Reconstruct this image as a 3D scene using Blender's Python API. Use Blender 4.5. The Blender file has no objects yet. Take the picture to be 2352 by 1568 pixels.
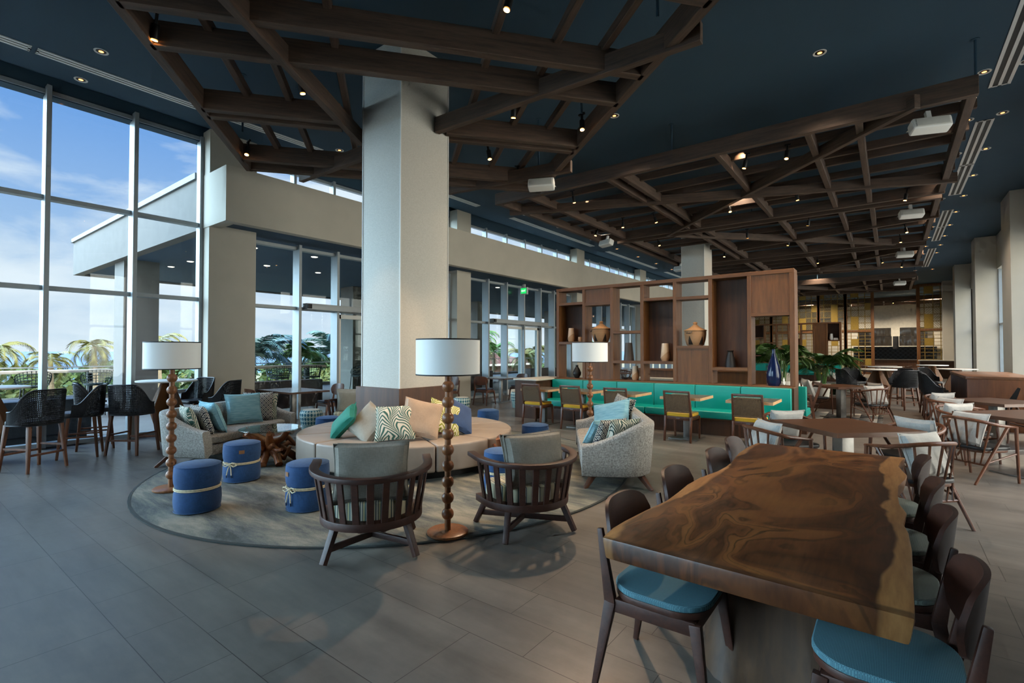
import bpy, bmesh, math, random
from math import sin, cos, pi, radians as R
from mathutils import Vector as V, Matrix as M
random.seed(11)
S = bpy.context.scene
COL = S.collection

class MB:
    def __init__(s): s.v = []; s.f = []
    def add(s, vs, fs):
        n = len(s.v); s.v += [tuple(p) for p in vs]; s.f += [tuple(i + n for i in f) for f in fs]; return s
    def box(s, c, d, rz=0, rx=0, ry=0):
        m = M.Rotation(rz, 3, 'Z') @ M.Rotation(ry, 3, 'Y') @ M.Rotation(rx, 3, 'X')
        vs = [V(c) + m @ V((x * d[0] / 2, y * d[1] / 2, z * d[2] / 2)) for x in (-1, 1) for y in (-1, 1) for z in (-1, 1)]
        return s.add(vs, [(0, 1, 3, 2), (4, 6, 7, 5), (0, 4, 5, 1), (2, 3, 7, 6), (0, 2, 6, 4), (1, 5, 7, 3)])
    def bb(s, x0, x1, y0, y1, z0, z1):
        return s.box(((x0 + x1) / 2, (y0 + y1) / 2, (z0 + z1) / 2), (x1 - x0, y1 - y0, z1 - z0))
    def bar(s, p0, p1, w, h, w1=None, h1=None, side=None):
        p0, p1 = V(p0), V(p1); t = (p1 - p0).normalized()
        sd = V(side) if side else (V((0, 0, 1)).cross(t) if abs(t.z) < .98 else V((1, 0, 0)))
        sd = (sd - t * sd.dot(t)).normalized(); up = t.cross(sd)
        w1 = w if w1 is None else w1; h1 = h if h1 is None else h1
        vs = []
        for p, a, b in ((p0, w, h), (p1, w1, h1)):
            vs += [p - sd * a / 2 - up * b / 2, p + sd * a / 2 - up * b / 2, p + sd * a / 2 + up * b / 2, p - sd * a / 2 + up * b / 2]
        return s.add(vs, [(3, 2, 1, 0), (4, 5, 6, 7), (0, 1, 5, 4), (1, 2, 6, 5), (2, 3, 7, 6), (3, 0, 4, 7)])
    def sweep(s, path, sec, closed=False, up=(0, 0, 1)):
        """sec: 2D section (side, up) swept along path with a fixed up direction; sec may be a function of t."""
        P = [V(p) for p in path]; n = len(P); U = V(up); vs = []
        for i, p in enumerate(P):
            a = P[i - 1] if (i > 0 or closed) else p; b = P[(i + 1) % n] if (i < n - 1 or closed) else p
            t = (b - a).normalized(); sd = U.cross(t)
            sd = sd.normalized() if sd.length > 1e-6 else V((1, 0, 0)); u2 = t.cross(sd)
            sc = sec(i / (n - 1)) if callable(sec) else sec
            vs += [p + sd * x + u2 * y for x, y in sc]
        m = len(sec(0) if callable(sec) else sec)
        fs = [(i * m + j, i * m + (j + 1) % m, ((i + 1) % n) * m + (j + 1) % m, ((i + 1) % n) * m + j) for i in range(n if closed else n - 1) for j in range(m)]
        if not closed: fs += [tuple(range(m - 1, -1, -1)), tuple((n - 1) * m + j for j in range(m))]
        return s.add(vs, fs)
    def tube(s, path, r, n=8, closed=False):
        P = [V(p) for p in path]; k = len(P); rs = r if isinstance(r, (list, tuple)) else [r] * k
        vs = []; prev = None
        for i, p in enumerate(P):
            a = P[i - 1] if (i > 0 or closed) else p; b = P[(i + 1) % k] if (i < k - 1 or closed) else p
            t = (b - a); t = t.normalized() if t.length > 1e-9 else V((0, 0, 1))
            if prev is None:
                prev = t.orthogonal().normalized()
            prev = (prev - t * prev.dot(t)); prev = prev.normalized() if prev.length > 1e-6 else t.orthogonal().normalized()
            q = t.cross(prev)
            vs += [p + prev * cos(2 * pi * j / n) * rs[i] + q * sin(2 * pi * j / n) * rs[i] for j in range(n)]
        fs = [(i * n + j, i * n + (j + 1) % n, ((i + 1) % k) * n + (j + 1) % n, ((i + 1) % k) * n + j) for i in range(k if closed else k - 1) for j in range(n)]
        if not closed: fs += [tuple(range(n - 1, -1, -1)), tuple((k - 1) * n + j for j in range(n))]
        return s.add(vs, fs)
    def lathe(s, prof, n=24, c=(0, 0, 0)):
        vs = []; m = len(prof)
        for i in range(n):
            a = 2 * pi * i / n
            vs += [(c[0] + r * cos(a), c[1] + r * sin(a), c[2] + z) for r, z in prof]
        fs = [(i * m + j, ((i + 1) % n) * m + j, ((i + 1) % n) * m + j + 1, i * m + j + 1) for i in range(n) for j in range(m - 1)]
        s.add(vs, fs)
        k = len(s.v) - len(vs)
        if tuple(prof[0]) == tuple(prof[-1]): return s
        if prof[0][0] > 1e-4: s.f.append(tuple(k + i * m for i in range(n - 1, -1, -1)))
        if prof[-1][0] > 1e-4: s.f.append(tuple(k + i * m + m - 1 for i in range(n)))
        return s
    def prism(s, pts, z0, z1, f=None):
        """pts: outline in plan; f maps (x, y, z) elsewhere."""
        f = f or (lambda x, y, z: (x, y, z)); n = len(pts)
        vs = [f(x, y, z0) for x, y in pts] + [f(x, y, z1) for x, y in pts]
        return s.add(vs, [tuple(range(n - 1, -1, -1)), tuple(range(n, 2 * n))] + [(i, (i + 1) % n, n + (i + 1) % n, n + i) for i in range(n)])
    def grid(s, fn, nu, nv, cu=False, cv=False):
        vs = [fn(i / (nu if cu else nu - 1), j / (nv if cv else nv - 1)) for i in range(nu) for j in range(nv)]
        fs = [(i * nv + j, ((i + 1) % nu) * nv + j, ((i + 1) % nu) * nv + (j + 1) % nv, i * nv + (j + 1) % nv)
              for i in range(nu if cu else nu - 1) for j in range(nv if cv else nv - 1)]
        return s.add(vs, fs)
    def ball(s, c, r, n=10, m=7, sc=(1, 1, 1)):
        return s.lathe([(max(1e-5, r * sin(pi * k / m)) * 1, -r * cos(pi * k / m) * sc[2]) for k in range(m + 1)], n, c)
    def build(s, name, mat, parent=None, bevel=0, seg=2, ang=35, weld=True, loc=None, rz=None):
        me = bpy.data.meshes.new(name); bm = bmesh.new()
        vv = [bm.verts.new(p) for p in s.v]
        for f in s.f:
            try: bm.faces.new([vv[i] for i in f])
            except ValueError: pass
        if weld: bmesh.ops.remove_doubles(bm, verts=bm.verts, dist=1e-5)
        bmesh.ops.recalc_face_normals(bm, faces=bm.faces)
        if bevel:
            es = [e for e in bm.edges if len(e.link_faces) == 2 and e.calc_face_angle(0) > R(30)]
            bmesh.ops.bevel(bm, geom=es, offset=bevel, segments=seg, affect='EDGES', profile=.6, clamp_overlap=True)
        bm.to_mesh(me); bm.free()
        me.polygons.foreach_set('use_smooth', [True] * len(me.polygons)); me.set_sharp_from_angle(angle=R(ang))
        o = bpy.data.objects.new(name, me); COL.objects.link(o); o.data.materials.append(mat)
        if parent: o.parent = parent
        if loc: o.location = loc
        if rz: o.rotation_euler.z = rz
        return o

def tag(o, label=None, cat=None, group=None, kind=None):
    for k, v in (('label', label), ('category', cat), ('group', group), ('kind', kind)):
        if v: o[k] = v
    return o
def thing(name, label, cat, loc=(0, 0, 0), rz=0, group=None):
    o = bpy.data.objects.new(name, None); COL.objects.link(o); o.location = loc; o.rotation_euler.z = rz
    o.empty_display_size = .1
    return tag(o, label, cat, group)
def struct(mb, name, mat, **k): return tag(mb.build(name, mat, **k), kind='structure')
def copy_tree(o, parent=None):
    c = o.copy(); COL.objects.link(c)
    if parent: c.parent = parent
    for ch in [x for x in o.children]: copy_tree(ch, c)
    return c
def dup(o, loc, rz=0, label=None, group=None):
    c = copy_tree(o); c.location = loc; c.rotation_euler.z = rz
    if label: c['label'] = label
    if group: c['group'] = group
    return c
def arc(cx, cy, r, a0, a1, n): return [(cx + r * cos(a0 + (a1 - a0) * i / n), cy + r * sin(a0 + (a1 - a0) * i / n)) for i in range(n + 1)]
def rrect(w, d, r, n=5, cx=0, cy=0):
    o = []
    for sx, sy, a in ((1, 1, 0), (-1, 1, pi / 2), (-1, -1, pi), (1, -1, 3 * pi / 2)):
        o += arc(cx + sx * (w / 2 - r), cy + sy * (d / 2 - r), r, a, a + pi / 2, n)
    return o

# ---------------------------------------------------------------- materials
def hx(h):
    h = h.lstrip('#'); c = [int(h[i:i + 2], 16) / 255 for i in (0, 2, 4)]
    return tuple((x / 12.92 if x <= .04045 else ((x + .055) / 1.055) ** 2.4) for x in c) + (1,)
class MT:
    def __init__(s, name):
        s.m = bpy.data.materials.new(name); s.m.use_nodes = True; s.t = s.m.node_tree; s.b = s.t.nodes['Principled BSDF']
        s.b.inputs['Specular IOR Level'].default_value = .4
    def n(s, t, ins=None, **at):
        x = s.t.nodes.new(t)
        for k, v in at.items(): setattr(x, k, v)
        for k, v in (ins or {}).items(): s.put(x.inputs[k], v)
        return x
    def put(s, inp, v):
        if isinstance(v, bpy.types.NodeSocket): s.t.links.new(v, inp)
        elif isinstance(v, str): inp.default_value = hx(v)
        else: inp.default_value = v
    def co(s, which='Object', scale=(1, 1, 1), rot=(0, 0, 0), loc=(0, 0, 0)):
        c = s.n('ShaderNodeTexCoord').outputs[which]
        return s.n('ShaderNodeMapping', {'Vector': c, 'Scale': scale, 'Rotation': rot, 'Location': loc}).outputs[0]
    def noise(s, v, scale, det=3, rough=.5, dist=0):
        return s.n('ShaderNodeTexNoise', {'Vector': v, 'Scale': scale, 'Detail': det, 'Roughness': rough, 'Distortion': dist}).outputs['Fac']
    def wave(s, v, scale, dist=0, det=2, ds=1, dirn='X', prof='SIN', ty='BANDS'):
        return s.n('ShaderNodeTexWave', {'Vector': v, 'Scale': scale, 'Distortion': dist, 'Detail': det, 'Detail Scale': ds}, bands_direction=dirn, wave_profile=prof, wave_type=ty).outputs['Fac']
    def ma(s, op, a, b=0, c=None):
        x = s.n('ShaderNodeMath', operation=op); s.put(x.inputs[0], a); s.put(x.inputs[1], b)
        if c is not None: s.put(x.inputs[2], c)
        return x.outputs[0]
    def ramp(s, f, stops, interp='LINEAR'):
        x = s.n('ShaderNodeValToRGB'); r = x.color_ramp; r.interpolation = interp
        while len(r.elements) < len(stops): r.elements.new(.5)
        for e, (p, c) in zip(r.elements, stops): e.position = p; e.color = hx(c) if isinstance(c, str) else c
        s.put(x.inputs[0], f); return x.outputs[0]
    def mix(s, f, a, b, mode='MIX'):
        x = s.n('ShaderNodeMix', data_type='RGBA', blend_type=mode); s.put(x.inputs[0], f); s.put(x.inputs[6], a); s.put(x.inputs[7], b); return x.outputs[2]
    def xyz(s, v):
        x = s.n('ShaderNodeSeparateXYZ', {0: v}); return x.outputs
    def bump(s, h, st=.3, d=.01):
        s.put(s.b.inputs['Normal'], s.n('ShaderNodeBump', {'Height': h, 'Strength': st, 'Distance': d}).outputs[0])
    def fin(s, col=None, rough=None, metal=None, **k):
        if col is not None: s.put(s.b.inputs['Base Color'], col)
        if rough is not None: s.put(s.b.inputs['Roughness'], rough)
        if metal is not None: s.put(s.b.inputs['Metallic'], metal)
        for a, v in k.items(): s.put(s.b.inputs[a.replace('_', ' ')], v)
        return s.m
MATS = {}
def plain(name, col, rough=.5, metal=0, var=.08, sc=6, bump=0):
    t = MT(name); f = t.noise(t.co(), sc, 4)
    a = hx(col); lo = tuple(x * (1 - var) for x in a[:3]) + (1,); hi = tuple(min(1, x * (1 + var)) for x in a[:3]) + (1,)
    if bump: t.bump(t.noise(t.co(), sc * 40, 2), bump, .004)
    return t.fin(t.ramp(f, [(.3, lo), (.7, hi)]), rough, metal)
def wood(name, dark, light, axis='X', k=1, rough=.45, bump=.12):
    t = MT(name); sc = {'X': (.9, 12, 12), 'Y': (12, .9, 12), 'Z': (12, 12, .9)}[axis]
    v = t.co(scale=tuple(x * k for x in sc)); f = t.noise(v, 1.4, 5, .6, .6); g = t.noise(v, 7, 3, .6)
    h = t.ma('ADD', t.ma('MULTIPLY', f, .7), t.ma('MULTIPLY', g, .3))
    t.bump(g, bump, .004)
    return t.fin(t.ramp(h, [(.3, dark), (.68, light)]), rough)
def fabric(name, a, b, sc=220, rough=.9, bump=.4, var=.12):
    t = MT(name); n1 = t.noise(t.co(scale=(sc, sc * .06, sc * .06)), 1, 2); n2 = t.noise(t.co(scale=(sc * .06, sc * .06, sc)), 1, 2); n3 = t.noise(t.co(), 5, 4)
    h = t.ma('ADD', t.ma('MULTIPLY', t.ma('ADD', n1, n2), .32), t.ma('MULTIPLY', n3, .36)); t.bump(t.ma('ADD', n1, n2), bump, .0015)
    return t.fin(t.ramp(h, [(.32, a), (.68, b)]), rough, Sheen_Weight=.1)
def tweed(name, a, b, k=62):
    t = MT(name); x, y, z = t.xyz(t.co(scale=(k, k, k)))[0:3]
    f = lambda q: t.ma('SINE', t.ma('MULTIPLY', q, 2 * pi))
    h = t.ma('MULTIPLY', t.ma('ADD', f(x), f(y)), f(z)); n = t.noise(t.co(), 60, 2); q = t.ma('MULTIPLY_ADD', h, .14, n); t.bump(q, .5, .002)
    return t.fin(t.ramp(q, [(.25, a), (.75, b)]), .95)
def emis(name, col, st):
    t = MT(name); return t.fin('#101010', .5, Emission_Color=hx(col), Emission_Strength=st)

m_beige = plain('warm_beige_paint', '#b5ae9f', .75, var=.04, sc=2, bump=.12)
t = MT('column_wallcovering'); w = t.wave(t.co(scale=(1, 1, 1)), 60, 3, 2, 2, 'Z'); t.bump(w, .15, .002)
m_column = t.fin(t.ramp(t.noise(t.co(scale=(30, 30, 160)), 1.5, 3), [(.35, '#c4bfb3'), (.65, '#d3cec3')]), .7)
m_ceil = plain('blue_ceiling_paint', '#2f4756', .8, var=.05, sc=1)
m_soff = plain('dark_blue_soffit_paint', '#465a6c', .8, var=.05, sc=1)
m_alu = plain('painted_aluminium', '#949a9b', .4, .1, var=.03)
m_steel = plain('brushed_steel', '#84817d', .4, .9, var=.08, sc=20)
m_dsteel = plain('dark_steel', '#4a4a4a', .4, .7)
m_black = plain('black_metal', '#141414', .45, .3)
m_white = plain('white_enamel', '#d9d7d0', .5, var=.02)
m_stucco = plain('exterior_stucco', '#716c65', .85, var=.06, sc=3, bump=.3)
m_beam = wood('weathered_timber', '#2e241e', '#5f4b3d', 'X', 1, .6, .3)
m_walnut = wood('walnut_veneer', '#4c2f17', '#774d28', 'Z', .8, .5)
m_walnutx = wood('walnut_rail', '#4c2f17', '#774d28', 'X', .8, .5)
m_walpan = wood('dark_walnut_panel', '#362013', '#55351f', 'Z', .6, .6)
m_chair = wood('dark_chair_wood', '#2a1610', '#47281d', 'X', 1.2, .48, .05)
m_chairm = wood('brown_chair_wood', '#44281a', '#693f29', 'Z', 1.2, .35, .05)
m_lampw = wood('turned_lamp_wood', '#5f3a22', '#96623d', 'Z', 2, .35, .05)
m_tbl = wood('brown_table_laminate', '#402819', '#5b3a28', 'X', .5, .35, .03)
m_tbledge = wood('pale_table_edge', '#b48a5e', '#d6ae80', 'X', .8, .4, .02)
m_tblgrey = wood('grey_brown_table_laminate', '#4d4238', '#6e6152', 'X', .5, .25, .02)
m_grey = tweed('sofa_tweed', '#6f6b65', '#b3aea6')
m_beigel = plain('taupe_leatherette', '#93867a', .45, var=.05, sc=8, bump=.05)
m_blue = fabric('blue_canvas', '#123054', '#27507f', 500, .85, .25)
m_navyf = fabric('navy_upholstery', '#14243a', '#26405e', 400, .85, .25)
m_turq = plain('turquoise_vinyl', '#008c80', .38, var=.05, sc=3)
m_yel = fabric('mustard_fabric', '#b98a14', '#e0b234', 300, .9, .2)
m_linen = fabric('grey_linen', '#625d54', '#948e82', 500, .95, .3)
m_linenb = fabric('pale_linen', '#857e72', '#ada697', 500, .95, .3)
m_cush = fabric('light_grey_linen', '#8f8c86', '#b8b4ac', 400, .95, .3)
m_leath = plain('black_leather', '#17181a', .4, var=.1)
m_tan = plain('tan_leather_patch', '#8a5f3c', .6)
m_rope = plain('cotton_rope', '#cdbf9f', .9, sc=60, var=.2)
m_shade = MT('lamp_shade_linen'); m_shade = m_shade.fin('#f3f1ec', .9, Transmission_Weight=0)
m_wick = plain('black_wicker', '#141519', .42, var=.35, sc=60)
m_terr = plain('terrace_floor', '#6b665f', .8, sc=2)
m_gold = plain('brass_panel', '#8f7431', .5, .25, var=.12, sc=14)
m_brass = plain('brass_lattice', '#7d6632', .5, .3)
m_conc = plain('pale_stone', '#c9c2b4', .5)

t = MT('clear_glass'); tr = t.n('ShaderNodeBsdfTransparent', {'Color': (.93, .97, .97, 1)}); gl = t.n('ShaderNodeBsdfGlossy', {'Roughness': .0, 'Color': (1, 1, 1, 1)})
fr = t.ma('MULTIPLY_ADD', t.ma('POWER', t.n('ShaderNodeLayerWeight', {'Blend': .5}).outputs['Facing'], 4), .45, .012); mx = t.n('ShaderNodeMixShader', {0: fr, 1: tr.outputs[0], 2: gl.outputs[0]})
t.t.links.new(mx.outputs[0], t.t.nodes['Material Output'].inputs[0]); m_glass = t.m
t = MT('tinted_table_glass'); tr = t.n('ShaderNodeBsdfTransparent', {'Color': (.7, .82, .8, 1)}); gl = t.n('ShaderNodeBsdfGlossy', {'Roughness': .01})
fr = t.ma('MULTIPLY_ADD', t.ma('POWER', t.n('ShaderNodeLayerWeight', {'Blend': .5}).outputs['Facing'], 3), .85, .06); mx = t.n('ShaderNodeMixShader', {0: fr, 1: tr.outputs[0], 2: gl.outputs[0]})
t.t.links.new(mx.outputs[0], t.t.nodes['Material Output'].inputs[0]); m_tglass = t.m

# floor: rows of small and large stoneware tiles
t = MT('stoneware_tiles'); v = t.co(); x, y, z = t.xyz(v)[0:3]
def brick(scx, scy, ox, oy):
    b = t.n('ShaderNodeTexBrick', {'Vector': t.co(loc=(ox, oy, 0)), 'Color1': (.35, .35, .35, 1), 'Color2': (.65, .65, .65, 1), 'Mortar': (0, 0, 0, 1), 'Scale': 1, 'Mortar Size': .0022,
        'Mortar Smooth': .05, 'Bias': 0, 'Brick Width': scx, 'Row Height': scy}, offset=.5); return b.outputs['Color'], b.outputs['Fac']
c1, f1 = brick(.6, .2933, .0, -.88); c2, f2 = brick(.806, .5866, .25, -.88)
mk = t.ma('LESS_THAN', t.ma('FLOORED_MODULO', t.ma('SUBTRACT', y, .88), 1.1732), .5866)
cc = t.mix(mk, c2, c1); ff = t.ma('ADD', t.ma('MULTIPLY', f1, mk), t.ma('MULTIPLY', f2, t.ma('SUBTRACT', 1, mk)))
n1 = t.noise(t.co(scale=(.6, 3, 1)), 1.3, 6, .62); n2 = t.noise(v, 9, 5, .6)
base = t.ramp(n1, [(.28, '#55504a'), (.5, '#69635c'), (.75, '#7d766d')])
base = t.mix(.22, base, t.ramp(n2, [(.3, '#48433e'), (.7, '#79726a')])); base = t.mix(.18, base, cc, 'OVERLAY')
base = t.mix(ff, base, '#3a342f')
t.bump(t.ma('SUBTRACT', t.ma('MULTIPLY', n2, .12), ff), .25, .003)
m_floor = t.fin(base, t.ramp(n2, [(.2, (.27,) * 3 + (1,)), (.8, (.4,) * 3 + (1,))]))

# rug
t = MT('streaked_rug_pile'); v = t.co(scale=(.7, 2.6, 1), rot=(0, 0, .35)); f = t.noise(v, 1.5, 8, .7, .4); g = t.noise(t.co(), 90, 2)
t.bump(g, .35, .004)
m_rug = t.fin(t.mix(.15, t.ramp(f, [(.35, '#272f31'), (.45, '#494f50'), (.53, '#66675f'), (.63, '#858174')]), t.ramp(g, [(.3, '#44473f'), (.7, '#8f8a78')])), .95)

# live edge slab: dark heartwood with swirling rings, pale sapwood along both long edges (local x = across, y = along)
t = MT('live_edge_slab'); v = t.co(); x, y, z = t.xyz(v)[0:3]
wob = t.noise(t.co(scale=(1.6, 1, 1), loc=(3.1, .4, 0)), 1.5, 3, .5, .4)
fld = t.noise(t.co(scale=(1.25, .62, .5), loc=(1.7, 2.3, 0)), 1.55, 2.6, .45, 1.2)
fine = t.noise(t.co(scale=(26, 3, 8)), 2, 3)
lines = t.ma('SINE', t.ma('MULTIPLY_ADD', fld, 125, t.ma('MULTIPLY', fine, 1.6))); broad = t.ma('SINE', t.ma('MULTIPLY_ADD', fld, 27, .6))
col = t.ramp(t.ma('MULTIPLY_ADD', broad, .5, .5), [(0, '#4a2614'), (.35, '#6f3d20'), (.7, '#8a4f29'), (1, '#9a5f30')])
patch = t.ramp(t.noise(t.co(loc=(5, 1, 0)), 2.2, 3), [(.42, (0, 0, 0, 1)), (.62, (1, 1, 1, 1))])
lk = t.ma('MULTIPLY', t.ramp(lines, [(.45, (0, 0, 0, 1)), (.9, (.9, .9, .9, 1))]), t.ma('MULTIPLY_ADD', patch, .6, .4))
col = t.mix(lk, col, '#22120b'); col = t.mix(.28, col, t.ramp(fine, [(.3, '#3f2415'), (.7, '#8f5d35')]))
ex = t.ma('ADD', t.ma('ABSOLUTE', t.ma('SUBTRACT', x, -.035)), t.ma('MULTIPLY', t.ma('SUBTRACT', wob, .5), .3))
sap = t.ramp(ex, [(.418, (0, 0, 0, 1)), (.434, (1, 1, 1, 1))])
rim = t.ramp(ex, [(.34, (0, 0, 0, 1)), (.415, (.6, .6, .6, 1))])
col = t.mix(rim, col, '#3a2114'); col = t.mix(sap, col, t.ramp(fine, [(.3, '#9c6637'), (.7, '#bd8650')]))
endg = t.n('ShaderNodeMapRange', {'Value': y, 'From Min': -1.325, 'From Max': -1.338, 'To Min': 0, 'To Max': .6}).outputs[0]
col = t.mix(endg, col, '#1d110b')
m_slab = t.fin(col, .33)
m_trunk = wood('rough_trunk', '#2c1e14', '#573d27', 'Z', .35, .6, .3)
m_root = wood('teak_root', '#5a2d17', '#94562f', 'Z', .8, .45, .3)

def diamond(name, bg, fg):
    t = MT(name); v = t.co(scale=(15, 15, 13)); x, y, z = t.xyz(v)[0:3]
    px = t.ma('PINGPONG', x, .5); pz = t.ma('PINGPONG', z, .5); d = t.ma('ADD', px, pz)
    l1 = t.ma('LESS_THAN', t.ma('ABSOLUTE', t.ma('SUBTRACT', d, .5)), .1); l2 = t.ma('LESS_THAN', t.ma('ABSOLUTE', t.ma('SUBTRACT', d, .18)), .07); l3 = t.ma('LESS_THAN', t.ma('ABSOLUTE', t.ma('SUBTRACT', d, .82)), .07)
    k = t.ma('MAXIMUM', t.ma('MAXIMUM', l1, l2), l3)
    return t.fin(t.mix(k, bg, fg), .9)
m_ikat = diamond('navy_diamond_print', '#d8d2c4', '#10182e')
def leafy(name, bg, fg, sc=6):
    """Broad curling leaf sprays: blades fan out from wandering stems."""
    t = MT(name); x, y, z = t.xyz(t.co(loc=(.07, 0, .1)))[0:3]; nz = t.noise(t.co(), 3.2, 1)
    xx = t.ma('MULTIPLY_ADD', nz, .34, x); ax = t.ma('ABSOLUTE', t.ma('SUBTRACT', t.ma('PINGPONG', xx, .17), .085))
    ph = t.ma('SUBTRACT', t.ma('MULTIPLY', z, 120), t.ma('MULTIPLY', t.ma('POWER', t.ma('MULTIPLY', ax, 11), .55), 21))
    k = t.ma('GREATER_THAN', t.ma('SINE', ph), t.ma('MULTIPLY_ADD', ax, 10, -.45))
    return t.fin(t.mix(k, bg, fg), .9)
m_leaf = leafy('green_leaf_print', '#d9d0bd', '#3d6459'); m_olive = leafy('olive_leaf_print', '#d8cfae', '#84891f'); m_zebra = leafy('grey_green_leaf_print', '#cfcab8', '#34514c')
t = MT('pale_blue_ribbed_cotton'); w = t.wave(t.co(), 14, 2, 2, 2, 'Z'); n = t.noise(t.co(scale=(3, 3, 40)), 3, 3)
m_lblue = t.fin(t.mix(t.ramp(n, [(.35, (0, 0, 0, 1)), (.6, (1, 1, 1, 1))]), '#6f9fae', '#8fbac2'), .85)
m_teal = fabric('emerald_cotton', '#0a5f50', '#178570', 500, .8, .2); m_denim = fabric('indigo_cotton', '#1c3357', '#35517c', 500, .85, .2)
m_sandp = fabric('sand_linen', '#9b8572', '#bda48d', 500, .9, .2)
t = MT('striped_seat_ticking'); x, y, z = t.xyz(t.co())[0:3]; a = t.ma('FRACT', t.ma('MULTIPLY', x, 9))
m_tick = t.fin(t.ramp(a, [(0, '#c6bd9f'), (.28, '#4f5a5a'), (.36, '#c9c2ab'), (.45, '#39434a'), (.5, '#b9ad84'), (.62, '#5f7a78'), (.7, '#cdc6b2'), (.8, '#3c444a'), (.86, '#bdb392')], 'CONSTANT'), .9)
t = MT('aqua_two_tone_weave'); v = t.co(); c = t.n('ShaderNodeTexBrick', {'Vector': t.co(scale=(1, 1, 1)), 'Color1': hx('#0e3142'), 'Color2': hx('#133e52'), 'Mortar': hx('#4f767f'), 'Scale': 55, 'Mortar Size': .09, 'Brick Width': .5, 'Row Height': .25}).outputs['Color']
m_aqua = t.fin(c, .9)
t = MT('grey_two_tone_weave'); c = t.n('ShaderNodeTexBrick', {'Vector': t.co(), 'Color1': hx('#2b3431'), 'Color2': hx('#232b2a'), 'Mortar': hx('#747d75'), 'Scale': 55, 'Mortar Size': .09, 'Brick Width': .5, 'Row Height': .25}).outputs['Color']
m_greyw = t.fin(c, .9)
t = MT('brown_rattan'); v = t.co(); c = t.n('ShaderNodeTexChecker', {'Vector': t.co(scale=(60, 1, 110)), 'Scale': 1}).outputs['Fac']; w = t.wave(v, 22, .5, 1, 1, 'X')
t.bump(t.ma('ADD', t.wave(v, 40, .6, 1, 1, 'Z'), w), .7, .004)
m_rattan = t.fin(t.mix(t.ma('MULTIPLY', t.ma('ADD', t.noise(v, 40, 2), c), .5), '#3a281b', '#866a4a'), .6)
t = MT('woven_basket'); v = t.co(); w = t.wave(v, 24, .4, 1, 1, 'Z'); t.bump(w, .6, .004)
x, y, z = t.xyz(v)[0:3]; an = t.ma('ARCTAN2', y, x); pa = t.ma('ABSOLUTE', t.ma('SUBTRACT', t.ma('FRACT', t.ma('MULTIPLY', an, .8)), .5))
tri = t.ma('LESS_THAN', pa, t.ma('MULTIPLY', t.ma('SUBTRACT', .2, z), 1.3)); tri = t.ma('MULTIPLY', tri, t.ma('GREATER_THAN', z, .02))
m_bask = t.fin(t.mix(tri, t.ramp(w, [(.1, '#6b4a30'), (.5, '#b58a63')]), '#2d2018'), .8)
t = MT('glazed_aqua_ceramic'); x, y, z = t.xyz(t.co())[0:3]; an = t.ma('MULTIPLY', t.ma('ARCTAN2', y, x), 22 / (2 * pi)); zz = t.ma('MULTIPLY', z, 26)
ck = t.ma('GREATER_THAN', t.ma('SINE', t.ma('MULTIPLY', an, 2 * pi)), t.ma('MULTIPLY', t.ma('SINE', t.ma('MULTIPLY', zz, 3.2)), .9))
bnd = t.ma('LESS_THAN', t.ma('FRACT', t.ma('MULTIPLY', zz, .5)), .2); up = t.ma('GREATER_THAN', z, .17)
k = t.ma('MULTIPLY', t.ma('MULTIPLY', ck, t.ma('SUBTRACT', 1, bnd)), up)
cc = t.mix(t.ma('MULTIPLY', t.ma('SUBTRACT', 1, up), t.wave(t.co(), 20, 0, 0, 0, 'X')), '#c3d3cc', '#6fa3a6')
m_cer = t.fin(t.mix(k, cc, '#2a6b7c'), .35)
t = MT('two_tone_stoneware'); x, y, z = t.xyz(t.co())[0:3]; k = t.ma('GREATER_THAN', z, t.ma('ADD', .13, t.ma('MULTIPLY', x, .9)))
m_vase = t.fin(t.mix(k, '#b98f6a', '#d9b796'), .3)
m_navyg = plain('navy_glaze', '#0f1b3d', .1); m_blk = plain('matt_black_ceramic', '#1d1a19', .5); m_brn = plain('brown_ceramic', '#4a4038', .5)
m_leafg = plain('palm_green', '#456b28', .5, var=.4, sc=2); m_leafy = plain('sunlit_palm_yellow_green', '#66652c', .5, var=.4, sc=2); m_leafb = plain('blue_green_frond', '#567268', .45, var=.35, sc=2)
m_leafd = plain('deep_green_leaf', '#24421a', .45, var=.4, sc=6); m_bark = plain('palm_bark', '#8c7a62', .9, var=.25, sc=12)
m_foli = plain('scrub_foliage', '#3b4d20', .8, var=.5, sc=1.2)
# ---------------------------------------------------------------- room shell (camera stands at the origin, +Y runs down the hall, -X is the window side)
CZ = 5.85; XG = -10.78; XP = -10.4
struct(MB().bb(-10.9, 3.4, -5, 50.4, -.1, 0), 'floor', m_floor)
b = MB().bb(-10.4, 3.4, -5, 50.4, CZ, CZ + .2).bb(-10.95, -10.4, -5, 50.4, 5.97, 6.05)
struct(b, 'ceiling', m_ceil)
struct(MB().bb(-10.95, -10.72, -5, 50.4, 5.66, 6.0), 'trim_1', m_ceil)
PIL = [(4.01, 4.9), (10.88, 11.5), (18.1, 18.75), (24.7, 25.5), (31.75, 32.45), (38.7, 39.4)]
b = MB()
for y0, y1 in PIL: b.bb(-10.95, XP, y0, y1, 0, CZ)
b.bb(-10.95, XP, 45, 50.4, 0, CZ)
struct(b, 'wall_left', m_beige)
# bulkhead over the low glazing, with a blue recessed soffit
b = MB().bb(-9.86, -9.66, 4.0, 45, 3.95, 4.98).bb(-10.95, -9.86, 4.0, 4.22, 3.95, 4.98).bb(-10.95, -9.86, 4.22, 45, 4.9, 4.98)
struct(b, 'trim_2', m_beige, bevel=.004)
struct(MB().bb(-10.9, -9.86, 4.22, 45, 4.0, 4.06), 'trim_3', m_soff)
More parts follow.
